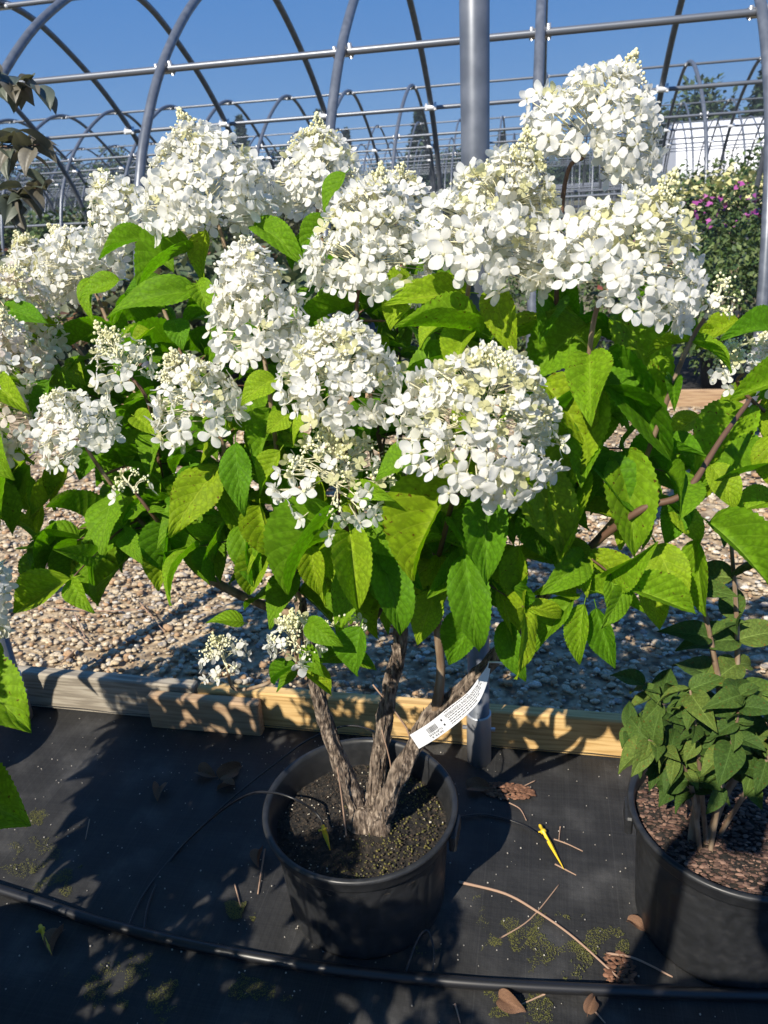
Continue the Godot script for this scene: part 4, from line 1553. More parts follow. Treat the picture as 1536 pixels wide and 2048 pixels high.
func build_label() -> void:
	var root := thing("plant_label", "long white printed plant label with a barcode looped round the right stem", "label", strip_point(0.0, 0.5, 0.0))
	var st := new_st()
	for side in 2:
		for i in 41:
			for v in [0.0, 0.25, 0.5, 0.75, 1.0]:
				st.add_vertex(strip_point(i / 40.0, v, -0.0003 * side) - root.position)
	grid(st, 0, 41, 5)
	grid(st, 205, 41, 5)
	st.generate_normals()
	put(st.commit(), "strip", mats.paper, root)
	# the loop through which the strip is threaded
	var top := strip_point(0.97, 0.5, 0.0) - root.position
	var ring := PackedVector3Array()
	for i in 17:
		var a := TAU * i / 16
		ring.append(top + Vector3(0.012 + cos(a) * 0.016, -0.014 + sin(a) * 0.010, sin(a) * 0.012))
	put(tube_mesh(ring, 0.002, 0.002, 5), "loop", mats.paper, root)
	tag_text(root, "HYDRANGEA PAN PHANTOM #7", 0.37, 0.78, 0.20, 0.36)
	tag_text(root, "HYPAP7G", 0.155, 0.29, 0.62, 0.74)
	tag_text(root, "$ 44.99", 0.165, 0.28, 0.79, 0.91)
	var bs := new_st()
	var nb := 0
	rng.seed = 5
	var u := 0.165
	while u < 0.262:
		var w := rf(0.002, 0.0055)
		nb = tag_bar(root, bs, nb, u, u + w, 0.22, 0.56)
		u += w + rf(0.002, 0.005)
	bs.generate_normals()
	put(bs.commit(), "barcode", mats.ink, root)
	var hs := new_st()
	nb = tag_bar(root, hs, 0, 0.315, 0.330, 0.24, 0.36)
	nb = tag_bar(root, hs, nb, 0.315, 0.330, 0.56, 0.68)
	hs.generate_normals()
	put(hs.commit(), "punched_mark", mats.ink, root)
	# the fine print is too small to read: short dashes in lines
	var fs := new_st()
	nb = 0
	for row in 5:
		var v := [0.06, 0.42, 0.55, 0.68, 0.81][row] as float
		u = 0.38
		while u < [0.64, 0.76, 0.74, 0.72, 0.66][row]:
			var w := rf(0.008, 0.03)
			nb = tag_bar(root, fs, nb, u, u + w, v, v + 0.045)
			u += w + 0.006
	fs.generate_normals()
	put(fs.commit(), "fine_print", mats.ink, root)

# ---------------------------------------------------------------- the person who takes the picture (casts the shade on the right pot)
func build_person() -> void:
	var skin := Color(0.42, 0.24, 0.16)
	var shirt := Color(0.10, 0.14, 0.22)
	var jeans := Color(0.04, 0.06, 0.11)
	var shoe := Color(0.05, 0.045, 0.04)
	var hair := Color(0.03, 0.02, 0.015)
	var where := Vector3(-0.07, 0, 0.40)
	var bones := [
		[Vector3(0, 0.95, 0), Vector3(0, 1.12, 0.01), 0.135, 0.12, shirt], [Vector3(-0.05, 1.12, 0.01), Vector3(-0.08, 1.34, 0.0), 0.115, 0.105, shirt], [Vector3(0.05, 1.12, 0.01), Vector3(0.08, 1.34, 0.0), 0.115, 0.105, shirt],
		[Vector3(-0.16, 1.39, 0.0), Vector3(0.16, 1.39, 0.0), 0.062, 0.062, shirt], [Vector3(0, 1.40, 0.0), Vector3(0, 1.50, -0.02), 0.055, 0.052, skin],
		[Vector3(0, 1.60, -0.035), Vector3(0, 1.645, -0.02), 0.078, 0.092, skin], [Vector3(0, 1.53, -0.065), Vector3(0, 1.58, -0.05), 0.045, 0.065, skin], [Vector3(0, 1.585, -0.118), Vector3(0, 1.605, -0.11), 0.012, 0.010, skin],
		[Vector3(0, 1.66, 0.0), Vector3(0, 1.60, 0.03), 0.096, 0.085, hair], [Vector3(-0.09, 1.59, -0.01), Vector3(-0.09, 1.615, -0.01), 0.012, 0.014, skin], [Vector3(0.09, 1.59, -0.01), Vector3(0.09, 1.615, -0.01), 0.012, 0.014, skin],
	]
	for s in [-1.0, 1.0]:
		bones.append([Vector3(0.19 * s, 1.38, 0), Vector3(0.25 * s, 1.15, -0.14), 0.055, 0.043, shirt])
		bones.append([Vector3(0.25 * s, 1.15, -0.14), Vector3(0.11 * s, 1.40, -0.375), 0.042, 0.028, skin])
		bones.append([Vector3(0.085 * s, 0.92, 0), Vector3(0.10 * s, 0.50, -0.01), 0.095, 0.062, jeans])
		bones.append([Vector3(0.10 * s, 0.50, -0.01), Vector3(0.11 * s, 0.10, 0.02), 0.06, 0.042, jeans])
		bones.append([Vector3(0.11 * s, 0.045, 0.03), Vector3(0.12 * s, 0.04, -0.16), 0.042, 0.036, shoe])
	var st := new_st()
	st.append_from(body_mesh(bones, 0.018, 0.03), 0, Transform3D.IDENTITY)
	for s in [-1.0, 1.0]:
		var w := Vector3(0.11 * s, 1.40, -0.375)
		var palm := Vector3(0.082 * s, 1.462, -0.385)
		var hb := [[w, palm, 0.026, 0.024, skin], [palm, palm + Vector3(-0.004 * s, 0.03, 0.0), 0.022, 0.02, skin]]
		for f in 4:
			var root := palm + Vector3(0.0, 0.005 + f * 0.017, -0.008)
			var l: float = [0.8, 0.95, 1.0, 0.9][f]
			var k1 := root + Vector3(0.002 * s, 0.004, -0.022 * l)
			var k2 := k1 + Vector3(-0.026 * s * l, 0.003, -0.002)
			var k3 := k2 + Vector3(-0.016 * s * l, 0.0, 0.006)
			hb.append([root, k1, 0.0095, 0.009, skin])
			hb.append([k1, k2, 0.009, 0.008, skin])
			hb.append([k2, k3, 0.008, 0.007, skin])
		var t0 := palm + Vector3(-0.005 * s, -0.01, 0.012)
		var t1 := t0 + Vector3(-0.020 * s, 0.022, 0.018)
		var t2 := t1 + Vector3(-0.016 * s, 0.018, 0.0)
		hb.append([t0, t1, 0.012, 0.010, skin])
		hb.append([t1, t2, 0.010, 0.008, skin])
		st.append_from(body_mesh(hb, 0.004, 0.006), 0, Transform3D.IDENTITY)
	var root := thing("person", "person in a dark blue shirt and jeans standing and holding up a phone", "person", where)
	root.scale = Vector3.ONE * 1.05
	put(st.commit(), "body", mats.chip, root)
	var phone := put(bevel_box(Vector3(0.074, 0.15, 0.008), 0.003), "phone", mats.tubing, null, Transform3D(Basis.IDENTITY, Vector3(-0.07, 1.555, 0.0)))
	tag(phone, "black phone held up in both hands", "phone")

# ---------------------------------------------------------------- places, in metres
const MAIN_HEADS := [
	[Vector3(-0.071, 1.230, -0.970), 0.111, 0.187, 1.00, 0.60, 3],
	[Vector3(0.115, 1.410, -1.100), 0.107, 0.172, 1.00, 0.60, 4],
	[Vector3(-0.065, 1.455, -1.160), 0.101, 0.202, 1.00, 0.50, 3],
	[Vector3(0.075, 1.574, -1.280), 0.107, 0.175, 1.00, 0.25, 4],
	[Vector3(-0.579, 1.528, -1.340), 0.114, 0.211, 1.00, 0.20, 0],
	[Vector3(-0.417, 1.536, -1.500), 0.096, 0.173, 0.90, 0.50, 2],
	[Vector3(-0.275, 1.423, -1.260), 0.100, 0.205, 1.00, 0.35, 2],
	[Vector3(-0.437, 1.348, -1.140), 0.074, 0.193, 1.00, 0.15, 0],
	[Vector3(-0.278, 1.277, -1.030), 0.088, 0.150, 1.00, 0.35, 2],
	[Vector3(-0.289, 1.131, -1.000), 0.091, 0.138, 0.42, 0.90, 2],
	[Vector3(-0.531, 1.219, -1.080), 0.072, 0.141, 0.75, 0.30, 1],
	[Vector3(-0.768, 1.167, -1.100), 0.068, 0.126, 0.75, 0.10, 1],
	[Vector3(-0.716, 1.254, -1.200), 0.060, 0.113, 0.30, 0.60, 1],
	[Vector3(-0.956, 1.400, -1.500), 0.094, 0.153, 1.00, 0.30, 1],
	[Vector3(-0.803, 1.489, -1.440), 0.064, 0.154, 1.00, 0.50, 0],
	[Vector3(-0.282, 1.482, -1.580), 0.081, 0.117, 0.90, 0.30, 2],
	[Vector3(-1.091, 1.375, -1.560), 0.071, 0.165, 0.90, 0.40, 1],
	[Vector3(-0.375, 0.855, -0.980), 0.041, 0.089, 0.55, 0.80, 0],
	[Vector3(-0.300, 0.855, -1.020), 0.036, 0.061, 0.06, 1.00, 2],
	[Vector3(-0.574, 0.710, -1.120), 0.052, 0.085, 0.30, 0.40, 0],
	[Vector3(0.226, 1.337, -1.120), 0.035, 0.074, 0.08, 1.00, 4],
	[Vector3(-0.671, 1.069, -1.080), 0.034, 0.050, 0.06, 1.00, 1],
]
const MAIN_FORKS := [Vector3(-0.438, 0.794, -1.200), Vector3(-0.689, 0.934, -1.240), Vector3(-0.256, 0.819, -1.270), Vector3(-0.174, 0.896, -1.170), Vector3(0.040, 0.886, -1.170)]
const MAIN_STEMS := [
	[[Vector3(-0.358, 0.185, -1.235), 0.0260], [Vector3(-0.374, 0.272, -1.240), 0.0190], [Vector3(-0.402, 0.384, -1.235), 0.0165], [Vector3(-0.423, 0.491, -1.230), 0.0145], [Vector3(-0.430, 0.598, -1.220), 0.0135], [Vector3(-0.434, 0.710, -1.210), 0.0120], [Vector3(-0.438, 0.794, -1.200), 0.0100]],
	[[Vector3(-0.349, 0.171, -1.250), 0.0260], [Vector3(-0.332, 0.287, -1.260), 0.0180], [Vector3(-0.312, 0.432, -1.270), 0.0150], [Vector3(-0.289, 0.555, -1.280), 0.0145], [Vector3(-0.265, 0.654, -1.280), 0.0130], [Vector3(-0.256, 0.819, -1.270), 0.0100]],
	[[Vector3(-0.334, 0.194, -1.230), 0.0260], [Vector3(-0.287, 0.332, -1.225), 0.0180], [Vector3(-0.238, 0.442, -1.220), 0.0155], [Vector3(-0.196, 0.542, -1.210), 0.0170], [Vector3(-0.152, 0.582, -1.210), 0.0150], [Vector3(-0.107, 0.645, -1.200), 0.0135], [Vector3(-0.052, 0.728, -1.190), 0.0110], [Vector3(0.040, 0.886, -1.170), 0.0080]],
	[[Vector3(-0.185, 0.553, -1.205), 0.0115], [Vector3(-0.172, 0.657, -1.200), 0.0085], [Vector3(-0.175, 0.762, -1.190), 0.0078], [Vector3(-0.174, 0.896, -1.170), 0.0068]],
	[[Vector3(-0.439, 0.758, -1.205), 0.0100], [Vector3(-0.508, 0.762, -1.220), 0.0090], [Vector3(-0.582, 0.786, -1.230), 0.0085], [Vector3(-0.659, 0.827, -1.240), 0.0090], [Vector3(-0.686, 0.886, -1.240), 0.0080], [Vector3(-0.689, 0.934, -1.240), 0.0065]],
	[[Vector3(0.040, 0.886, -1.170), 0.0070], [Vector3(0.106, 0.977, -1.140), 0.0062], [Vector3(0.160, 1.034, -1.120), 0.0058], [Vector3(0.217, 1.056, -1.130), 0.0052], [Vector3(0.274, 1.117, -1.200), 0.0045], [Vector3(0.329, 1.159, -1.280), 0.0035]],
]
const MAIN_LEAVES := [
	[Vector3(-0.115, 1.105, -1.017), Vector3(-0.174, 0.973, -0.967), 0.086],
	[Vector3(-0.076, 1.098, -1.022), Vector3(-0.069, 0.969, -0.972), 0.066],
	[Vector3(-0.105, 0.997, -1.011), Vector3(-0.080, 0.850, -0.981), 0.065],
	[Vector3(-0.026, 0.994, -1.057), Vector3(-0.011, 0.877, -1.027), 0.054],
	[Vector3(0.061, 0.892, -1.082), Vector3(0.002, 0.807, -1.052), 0.045],
	[Vector3(0.076, 0.883, -1.082), Vector3(0.073, 0.790, -1.052), 0.038],
	[Vector3(0.096, 0.868, -1.098), Vector3(0.129, 0.776, -1.068), 0.045],
	[Vector3(0.090, 0.890, -1.113), Vector3(0.167, 0.876, -1.073), 0.039],
	[Vector3(0.065, 0.889, -1.103), Vector3(-0.008, 0.905, -1.063), 0.044],
	[Vector3(0.194, 0.937, -1.195), Vector3(0.236, 0.843, -1.145), 0.071],
	[Vector3(0.270, 0.918, -1.264), Vector3(0.297, 0.778, -1.244), 0.056],
	[Vector3(0.290, 0.944, -1.278), Vector3(0.393, 0.840, -1.228), 0.079],
	[Vector3(0.129, 1.108, -1.175), Vector3(0.152, 0.947, -1.125), 0.082],
	[Vector3(0.086, 1.205, -1.161), Vector3(0.039, 1.051, -1.101), 0.097],
	[Vector3(0.068, 1.292, -1.237), Vector3(-0.028, 1.208, -1.207), 0.093],
	[Vector3(-0.076, 1.357, -1.174), Vector3(-0.037, 1.261, -1.134), 0.052],
	[Vector3(0.114, 1.303, -1.273), Vector3(0.183, 1.143, -1.213), 0.082],
	[Vector3(0.097, 1.246, -1.207), Vector3(0.198, 1.097, -1.157), 0.064],
	[Vector3(-0.112, 1.349, -1.205), Vector3(-0.238, 1.340, -1.155), 0.055],
	[Vector3(-0.089, 1.298, -1.147), Vector3(-0.210, 1.317, -1.097), 0.045],
	[Vector3(0.368, 1.108, -1.422), Vector3(0.279, 0.981, -1.372), 0.099],
	[Vector3(-0.264, 1.050, -0.963), Vector3(-0.248, 0.950, -0.913), 0.057],
	[Vector3(-0.283, 1.082, -0.966), Vector3(-0.350, 0.969, -0.916), 0.066],
	[Vector3(-0.248, 1.053, -1.001), Vector3(-0.181, 1.007, -0.971), 0.063],
	[Vector3(-0.237, 1.011, -0.990), Vector3(-0.197, 0.882, -0.960), 0.063],
	[Vector3(-0.456, 1.158, -1.042), Vector3(-0.439, 1.053, -1.002), 0.049],
	[Vector3(-0.679, 1.025, -1.132), Vector3(-0.721, 0.961, -1.102), 0.042],
	[Vector3(-0.921, 0.899, -1.253), Vector3(-0.974, 0.780, -1.233), 0.049],
	[Vector3(-0.811, 0.926, -1.198), Vector3(-0.888, 0.819, -1.178), 0.061],
	[Vector3(-0.713, 0.921, -1.154), Vector3(-0.814, 0.802, -1.124), 0.071],
	[Vector3(-0.636, 0.949, -1.118), Vector3(-0.666, 0.857, -1.098), 0.055],
	[Vector3(-1.036, 0.927, -1.325), Vector3(-1.059, 0.833, -1.305), 0.049],
	[Vector3(-0.610, 1.039, -1.114), Vector3(-0.522, 1.016, -1.084), 0.064],
	[Vector3(-0.625, 0.990, -1.117), Vector3(-0.637, 0.896, -1.097), 0.055],
	[Vector3(-0.347, 0.888, -0.975), Vector3(-0.286, 0.860, -0.955), 0.040],
	[Vector3(-0.358, 0.839, -0.986), Vector3(-0.324, 0.791, -0.966), 0.037],
	[Vector3(-0.269, 0.869, -1.001), Vector3(-0.274, 0.788, -0.981), 0.064],
	[Vector3(-0.491, 0.829, -1.055), Vector3(-0.546, 0.842, -1.025), 0.038],
	[Vector3(-0.603, 1.422, -1.312), Vector3(-0.692, 1.365, -1.262), 0.073],
	[Vector3(-0.568, 1.363, -1.223), Vector3(-0.711, 1.329, -1.173), 0.062],
	[Vector3(-0.587, 1.452, -1.332), Vector3(-0.583, 1.363, -1.292), 0.047],
	[Vector3(-0.570, 1.375, -1.236), Vector3(-0.542, 1.322, -1.206), 0.045],
	[Vector3(-0.869, 1.375, -1.403), Vector3(-0.851, 1.288, -1.363), 0.045],
	[Vector3(-0.691, 1.163, -1.168), Vector3(-0.629, 1.137, -1.138), 0.040],
	[Vector3(-0.508, 1.193, -1.076), Vector3(-0.461, 1.165, -1.046), 0.034],
	[Vector3(-0.384, 1.254, -1.054), Vector3(-0.431, 1.220, -1.024), 0.046],
	[Vector3(-0.509, 1.170, -1.099), Vector3(-0.581, 1.120, -1.059), 0.050],
	[Vector3(-0.366, 1.202, -1.044), Vector3(-0.393, 1.181, -1.014), 0.038],
	[Vector3(-0.314, 1.212, -1.012), Vector3(-0.345, 1.170, -0.992), 0.036],
	[Vector3(-0.488, 1.456, -1.315), Vector3(-0.390, 1.387, -1.275), 0.052],
	[Vector3(-0.722, 1.441, -1.385), Vector3(-0.808, 1.410, -1.345), 0.046],
	[Vector3(-0.615, 1.317, -1.222), Vector3(-0.593, 1.270, -1.192), 0.046],
	[Vector3(-1.000, 1.248, -1.392), Vector3(-0.928, 1.296, -1.372), 0.040],
	[Vector3(-0.895, 1.225, -1.312), Vector3(-0.854, 1.187, -1.292), 0.040],
	[Vector3(-0.331, 1.531, -1.359), Vector3(-0.369, 1.466, -1.339), 0.046],
	[Vector3(-0.152, 1.169, -0.976), Vector3(-0.216, 1.140, -0.936), 0.056],
	[Vector3(-0.263, 1.104, -0.982), Vector3(-0.190, 1.108, -0.942), 0.032],
	[Vector3(-0.021, 1.103, -1.112), Vector3(0.044, 0.971, -1.072), 0.089],
	[Vector3(0.002, 1.222, -1.148), Vector3(0.074, 1.126, -1.118), 0.075],
	[Vector3(-0.057, 0.971, -1.102), Vector3(-0.020, 0.890, -1.072), 0.064],
	[Vector3(-0.157, 0.908, -1.059), Vector3(-0.184, 0.822, -1.029), 0.056],
	[Vector3(-0.047, 0.855, -1.066), Vector3(-0.011, 0.755, -1.046), 0.048],
	[Vector3(-0.088, 0.867, -1.089), Vector3(-0.138, 0.760, -1.069), 0.066],
	[Vector3(-0.445, 1.038, -1.082), Vector3(-0.410, 0.954, -1.052), 0.049],
	[Vector3(-0.511, 1.008, -1.106), Vector3(-0.543, 0.922, -1.086), 0.055],
	[Vector3(-0.395, 1.137, -1.069), Vector3(-0.425, 1.073, -1.039), 0.044],
	[Vector3(-0.590, 1.082, -1.146), Vector3(-0.568, 1.021, -1.116), 0.052],
	[Vector3(-0.364, 0.972, -1.074), Vector3(-0.349, 0.891, -1.054), 0.046],
	[Vector3(-0.443, 0.950, -1.096), Vector3(-0.482, 0.872, -1.076), 0.056],
	[Vector3(0.189, 0.843, -1.246), Vector3(0.217, 0.761, -1.216), 0.053],
	[Vector3(0.142, 0.889, -1.229), Vector3(0.085, 0.834, -1.199), 0.069],
	[Vector3(0.220, 1.079, -1.317), Vector3(0.180, 1.016, -1.287), 0.060],
	[Vector3(0.002, 1.352, -1.312), Vector3(0.059, 1.291, -1.282), 0.065],
	[Vector3(-0.220, 1.348, -1.208), Vector3(-0.233, 1.299, -1.178), 0.047],
	[Vector3(-0.147, 1.313, -1.179), Vector3(-0.182, 1.273, -1.149), 0.046],
	[Vector3(-0.964, 1.293, -1.418), Vector3(-1.027, 1.239, -1.388), 0.051],
	[Vector3(-0.793, 1.370, -1.380), Vector3(-0.867, 1.339, -1.350), 0.052],
	[Vector3(-0.679, 1.371, -1.337), Vector3(-0.741, 1.352, -1.297), 0.055],
	[Vector3(-0.703, 1.289, -1.296), Vector3(-0.757, 1.241, -1.266), 0.049],
	[Vector3(-0.818, 1.088, -1.262), Vector3(-0.869, 1.017, -1.232), 0.058],
	[Vector3(-1.081, 1.014, -1.380), Vector3(-1.156, 0.915, -1.360), 0.072],
	[Vector3(-1.140, 1.015, -1.412), Vector3(-1.125, 0.879, -1.392), 0.067],
	[Vector3(-0.928, 1.028, -1.313), Vector3(-0.986, 0.924, -1.293), 0.058],
	[Vector3(-1.087, 0.991, -1.380), Vector3(-1.135, 0.855, -1.360), 0.077],
	[Vector3(-0.960, 0.985, -1.312), Vector3(-1.056, 0.877, -1.292), 0.082],
	[Vector3(-0.769, 0.986, -1.211), Vector3(-0.829, 0.898, -1.191), 0.067],
	[Vector3(-0.544, 1.082, -1.125), Vector3(-0.586, 0.997, -1.105), 0.067],
	[Vector3(-0.492, 0.994, -1.098), Vector3(-0.457, 0.896, -1.078), 0.059],
	[Vector3(-0.698, 1.069, -1.205), Vector3(-0.675, 0.979, -1.185), 0.064],
	[Vector3(-1.198, 0.931, -1.442), Vector3(-1.114, 0.854, -1.422), 0.081],
	[Vector3(0.239, 0.991, -1.284), Vector3(0.218, 0.909, -1.254), 0.057],
	[Vector3(0.175, 0.995, -1.226), Vector3(0.137, 0.924, -1.196), 0.054],
	[Vector3(0.290, 1.034, -1.320), Vector3(0.332, 0.963, -1.290), 0.057],
	[Vector3(-0.012, 1.031, -1.126), Vector3(0.021, 0.946, -1.106), 0.063],
	[Vector3(-0.096, 1.007, -1.097), Vector3(-0.067, 0.921, -1.077), 0.055],
	[Vector3(0.037, 0.954, -1.165), Vector3(0.072, 0.873, -1.145), 0.058],
	[Vector3(0.251, 1.066, -1.302), Vector3(0.213, 1.010, -1.282), 0.055],
	[Vector3(0.173, 1.086, -1.266), Vector3(0.224, 1.015, -1.246), 0.053],
	[Vector3(0.216, 0.974, -1.279), Vector3(0.276, 0.909, -1.259), 0.052],
	[Vector3(-0.598, 0.961, -1.141), Vector3(-0.576, 0.862, -1.121), 0.059],
	[Vector3(-0.350, 1.460, -1.306), Vector3(-0.399, 1.401, -1.276), 0.042],
	[Vector3(-0.197, 1.369, -1.215), Vector3(-0.246, 1.346, -1.175), 0.046],
]
const LEFT_HEADS := [
	[Vector3(-1.020, 1.324, -1.340), 0.103, 0.190, 0.95, 0.30, 0],
	[Vector3(-0.954, 1.280, -1.200), 0.091, 0.134, 0.90, 0.20, 0],
	[Vector3(-0.966, 1.181, -1.160), 0.090, 0.125, 0.70, 0.60, 0],
	[Vector3(-1.267, 1.300, -1.300), 0.094, 0.197, 0.90, 0.30, 0],
	[Vector3(-1.367, 1.479, -1.500), 0.097, 0.172, 0.90, 0.30, 0],
]
const RIGHT_HEADS := [
	[Vector3(0.338, 1.192, -1.420), 0.052, 0.083, 0.40, 0.70, 0],
	[Vector3(0.420, 1.200, -1.450), 0.062, 0.115, 0.80, 0.30, 0],
	[Vector3(0.531, 1.303, -1.550), 0.081, 0.153, 0.90, 0.30, 0],
	[Vector3(0.620, 1.119, -1.500), 0.072, 0.145, 0.90, 0.30, 0],
]
const NEAR_HEADS := [
	[Vector3(-0.814, 0.972, -0.860), 0.045, 0.162, 0.75, 0.30, 0],
	[Vector3(-0.882, 1.151, -0.800), 0.068, 0.136, 0.80, 0.30, 0],
]
const NEAR_LEAVES := [
	[Vector3(-0.868, 0.858, -0.840), Vector3(-0.751, 0.764, -0.810), 0.100],
	[Vector3(-0.944, 0.639, -0.820), Vector3(-0.794, 0.580, -0.800), 0.123],
	[Vector3(-0.857, 0.901, -0.860), Vector3(-0.834, 0.776, -0.840), 0.086],
	[Vector3(-0.951, 0.785, -0.840), Vector3(-0.885, 0.646, -0.820), 0.106],
]
const RIGHT_LEAVES := [
	[Vector3(0.410, 1.025, -1.350), Vector3(0.274, 0.999, -1.300), 0.078],
	[Vector3(0.387, 1.252, -1.380), Vector3(0.286, 1.244, -1.340), 0.050],
	[Vector3(0.327, 1.266, -1.400), Vector3(0.255, 1.223, -1.370), 0.046],
	[Vector3(0.420, 1.162, -1.400), Vector3(0.320, 1.135, -1.370), 0.060],
	[Vector3(0.284, 1.225, -1.400), Vector3(0.205, 1.255, -1.380), 0.043],
	[Vector3(0.435, 0.939, -1.400), Vector3(0.329, 0.909, -1.370), 0.055],
	[Vector3(0.330, 0.958, -1.450), Vector3(0.251, 0.885, -1.420), 0.058],
	[Vector3(0.300, 1.071, -1.500), Vector3(0.237, 1.020, -1.470), 0.058],
	[Vector3(0.387, 1.079, -1.350), Vector3(0.409, 0.981, -1.320), 0.069],
]
const LEFT_LEAVES := [
	[Vector3(-0.939, 1.104, -1.150), Vector3(-0.980, 0.957, -1.120), 0.083],
	[Vector3(-0.943, 1.233, -1.150), Vector3(-0.858, 1.179, -1.120), 0.052],
	[Vector3(-0.862, 1.220, -1.200), Vector3(-0.891, 1.146, -1.170), 0.054],
	[Vector3(-0.964, 1.151, -1.120), Vector3(-0.896, 1.070, -1.090), 0.079],
	[Vector3(-0.995, 1.331, -1.300), Vector3(-0.886, 1.306, -1.270), 0.056],
]
const HOSE := [Vector3(-1.740, 0.013, -1.176), Vector3(-1.396, 0.013, -1.124), Vector3(-1.148, 0.013, -1.088), Vector3(-0.948, 0.013, -1.057), Vector3(-0.719, 0.013, -1.036), Vector3(-0.465, 0.013, -1.028), Vector3(-0.252, 0.013, -1.035), Vector3(-0.049, 0.013, -1.049), Vector3(0.245, 0.013, -1.081), Vector3(0.468, 0.013, -1.109), Vector3(0.713, 0.013, -1.143), Vector3(1.075, 0.013, -1.195)]
const TUBE_A := [Vector3(-0.869, 0.020, -1.044), Vector3(-0.885, 0.006, -1.149), Vector3(-0.860, 0.004, -1.287), Vector3(-0.782, 0.030, -1.438), Vector3(-0.664, 0.100, -1.528), Vector3(-0.581, 0.160, -1.552), Vector3(-0.489, 0.190, -1.580), Vector3(-0.408, 0.200, -1.558), Vector3(-0.334, 0.210, -1.482)]
const TUBE_B := [Vector3(-0.827, 0.020, -1.038), Vector3(-0.864, 0.006, -1.139), Vector3(-0.865, 0.006, -1.255), Vector3(-0.758, 0.120, -1.281), Vector3(-0.640, 0.240, -1.249), Vector3(-0.565, 0.285, -1.223), Vector3(-0.502, 0.290, -1.206), Vector3(-0.462, 0.250, -1.214), Vector3(-0.432, 0.235, -1.190)]
const TUBE_C := [Vector3(-0.194, 0.006, -1.481), Vector3(-0.125, 0.005, -1.505), Vector3(-0.061, 0.004, -1.500), Vector3(-0.004, 0.006, -1.478), Vector3(0.046, 0.012, -1.434)]
const TUBE_D := [Vector3(-0.240, 0.024, -1.039), Vector3(-0.224, 0.050, -1.092), Vector3(-0.205, 0.060, -1.112), Vector3(-0.188, 0.040, -1.086), Vector3(-0.186, 0.024, -1.049)]
const STAKE_POT := [Vector3(-0.412, 0.220, -1.145), Vector3(-0.432, 0.262, -1.170)]
const STAKE_FLOOR := [Vector3(0.083, 0.008, -1.360), Vector3(0.026, 0.014, -1.482)]
const STAKE_HOSE := [Vector3(-1.012, 0.008, -0.971), Vector3(-1.074, 0.020, -1.024)]
const DRY_LEAVES := [
	[Vector3(-1.011, -0.000, -1.482), 0.055, 20.0],
	[Vector3(-0.925, 0.000, -1.551), 0.060, 80.0],
	[Vector3(-0.855, 0.000, -1.536), 0.070, 140.0],
	[Vector3(-0.802, 0.000, -1.514), 0.050, 300.0],
	[Vector3(-1.021, 0.000, -1.028), 0.060, 10.0],
	[Vector3(-0.165, 0.000, -1.592), 0.060, 100.0],
	[Vector3(-0.048, 0.000, -1.027), 0.055, 70.0],
	[Vector3(0.122, 0.000, -1.023), 0.040, 160.0],
	[Vector3(0.217, 0.000, -1.243), 0.040, 60.0],
	[Vector3(-0.649, 0.000, -1.310), 0.050, 10.0],
]
const TWIGS := [
	[0.0035, [Vector3(-0.157, 0.005, -1.290), Vector3(-0.050, 0.005, -1.274), Vector3(0.029, 0.005, -1.234), Vector3(0.103, 0.005, -1.183), Vector3(0.189, 0.005, -1.104)]],
	[0.0020, [Vector3(0.061, 0.003, -1.452), Vector3(0.094, 0.003, -1.441), Vector3(0.129, 0.003, -1.424)]],
	[0.0030, [Vector3(0.166, 0.004, -1.159), Vector3(0.223, 0.004, -1.156), Vector3(0.293, 0.004, -1.126)]],
	[0.0018, [Vector3(-0.055, 0.003, -1.161), Vector3(0.008, 0.003, -1.218), Vector3(0.072, 0.003, -1.320)]],
	[0.0022, [Vector3(-0.077, 0.003, -1.568), Vector3(-0.033, 0.003, -1.610), Vector3(0.013, 0.003, -1.649)]],
	[0.0018, [Vector3(-0.053, 0.003, -1.558), Vector3(-0.024, 0.003, -1.540), Vector3(-0.007, 0.003, -1.503)]],
	[0.0016, [Vector3(0.077, 0.003, -1.494), Vector3(0.073, 0.003, -1.451)]],
	[0.0022, [Vector3(0.063, 0.003, -1.376), Vector3(0.111, 0.003, -1.351)]],
	[0.0020, [Vector3(-0.682, 0.003, -1.208), Vector3(-0.645, 0.003, -1.151)]],
	[0.0025, [Vector3(-0.645, 0.004, -1.318), Vector3(-0.617, 0.004, -1.189)]],
	[0.0016, [Vector3(-1.147, 0.003, -1.346), Vector3(-1.120, 0.003, -1.282)]],
	[0.0022, [Vector3(0.040, 0.003, -1.051), Vector3(-0.008, 0.003, -1.021)]],
	[0.0022, [Vector3(0.136, 0.003, -1.031), Vector3(0.154, 0.003, -1.011)]],
	[0.0020, [Vector3(-0.135, 0.003, -1.003), Vector3(-0.121, 0.003, -0.967)]],
	[0.0030, [Vector3(-1.865, 0.050, -2.307), Vector3(-1.664, 0.050, -2.301), Vector3(-1.490, 0.050, -2.334)]],
	[0.0030, [Vector3(-1.756, 0.050, -2.205), Vector3(-1.569, 0.050, -2.070)]],
	[0.0030, [Vector3(-1.753, 0.050, -2.269), Vector3(-1.616, 0.050, -2.115)]],
	[0.0025, [Vector3(-1.535, 0.050, -2.380), Vector3(-1.330, 0.050, -2.180)]],
	[0.0030, [Vector3(-1.606, 0.050, -2.033), Vector3(-1.606, 0.050, -1.940)]],
	[0.0030, [Vector3(-0.517, 0.050, -2.066), Vector3(-0.689, 0.050, -2.003)]],
]
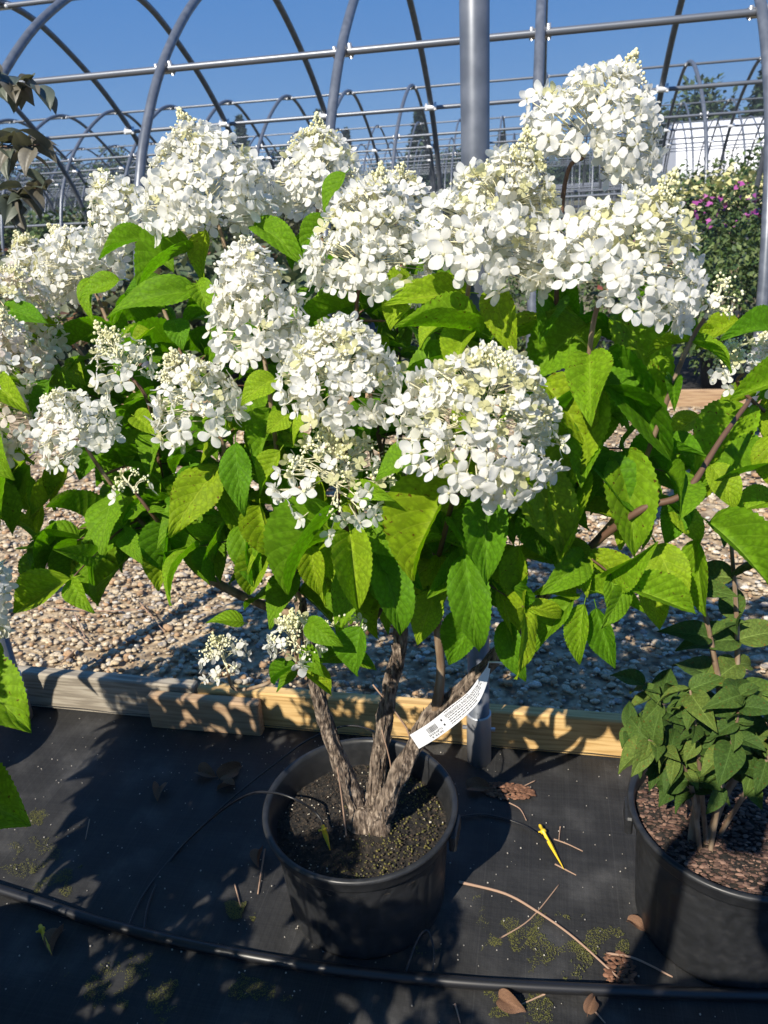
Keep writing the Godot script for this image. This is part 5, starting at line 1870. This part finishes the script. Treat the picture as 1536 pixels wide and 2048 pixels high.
const WEIGELA_STEMS := [
	[[Vector3(0.319, 0.286, -1.220), 0.0100], [Vector3(0.321, 0.373, -1.230), 0.0090], [Vector3(0.336, 0.481, -1.250), 0.0080], [Vector3(0.346, 0.583, -1.270), 0.0060], [Vector3(0.324, 0.686, -1.280), 0.0050], [Vector3(0.294, 0.799, -1.300), 0.0040]],
	[[Vector3(0.346, 0.290, -1.220), 0.0085], [Vector3(0.372, 0.383, -1.240), 0.0080], [Vector3(0.412, 0.457, -1.260), 0.0070], [Vector3(0.456, 0.563, -1.280), 0.0060], [Vector3(0.470, 0.684, -1.300), 0.0040]],
	[[Vector3(0.378, 0.261, -1.300), 0.0080], [Vector3(0.391, 0.436, -1.310), 0.0080], [Vector3(0.386, 0.557, -1.310), 0.0085], [Vector3(0.375, 0.686, -1.320), 0.0070], [Vector3(0.361, 0.787, -1.330), 0.0050], [Vector3(0.341, 0.903, -1.340), 0.0030]],
	[[Vector3(0.345, 0.262, -1.280), 0.0060], [Vector3(0.282, 0.391, -1.260), 0.0050], [Vector3(0.235, 0.478, -1.240), 0.0040], [Vector3(0.184, 0.542, -1.220), 0.0030]],
	[[Vector3(0.345, 0.262, -1.280), 0.0060], [Vector3(0.303, 0.401, -1.280), 0.0050], [Vector3(0.264, 0.521, -1.280), 0.0040], [Vector3(0.211, 0.598, -1.280), 0.0030]],
	[[Vector3(0.331, 0.353, -1.200), 0.0050], [Vector3(0.285, 0.482, -1.160), 0.0040], [Vector3(0.232, 0.562, -1.140), 0.0030], [Vector3(0.200, 0.589, -1.130), 0.0020]],
	[[Vector3(0.349, 0.356, -1.200), 0.0050], [Vector3(0.338, 0.521, -1.150), 0.0040], [Vector3(0.336, 0.633, -1.120), 0.0030], [Vector3(0.335, 0.704, -1.120), 0.0020]],
	[[Vector3(0.370, 0.319, -1.240), 0.0050], [Vector3(0.412, 0.485, -1.200), 0.0040], [Vector3(0.436, 0.584, -1.180), 0.0030], [Vector3(0.455, 0.618, -1.180), 0.0020]],
	[[Vector3(0.346, 0.336, -1.220), 0.0050], [Vector3(0.302, 0.499, -1.170), 0.0040], [Vector3(0.279, 0.613, -1.150), 0.0030], [Vector3(0.264, 0.686, -1.150), 0.0020]],
]
const TAG_UPPER := [Vector3(-0.233, 0.520, -1.172), Vector3(-0.193, 0.558, -1.166), Vector3(-0.151, 0.604, -1.162), Vector3(-0.118, 0.637, -1.164), Vector3(-0.096, 0.669, -1.172), Vector3(-0.083, 0.687, -1.182), Vector3(-0.078, 0.710, -1.190)]
const TAG_LOWER := [Vector3(-0.216, 0.488, -1.172), Vector3(-0.173, 0.528, -1.166), Vector3(-0.131, 0.574, -1.162), Vector3(-0.100, 0.612, -1.166), Vector3(-0.085, 0.645, -1.176), Vector3(-0.078, 0.677, -1.185), Vector3(-0.076, 0.708, -1.190)]
const MOSS := [[Vector3(-1.227, 0.000, -1.202), 0.12], [Vector3(-1.115, 0.000, -1.158), 0.08], [Vector3(-0.100, 0.000, -1.189), 0.10], [Vector3(-0.013, 0.000, -1.190), 0.10], [Vector3(-0.161, 0.000, -1.143), 0.08], [Vector3(0.145, 0.000, -1.190), 0.08], [Vector3(0.040, 0.000, -1.150), 0.10], [Vector3(0.002, 0.000, -1.024), 0.08], [Vector3(-0.645, 0.000, -1.145), 0.05], [Vector3(-1.311, 0.000, -1.323), 0.08], [Vector3(-0.847, 0.000, -0.943), 0.10], [Vector3(-0.534, 0.000, -0.971), 0.08], [Vector3(-0.726, 0.000, -0.930), 0.08]]
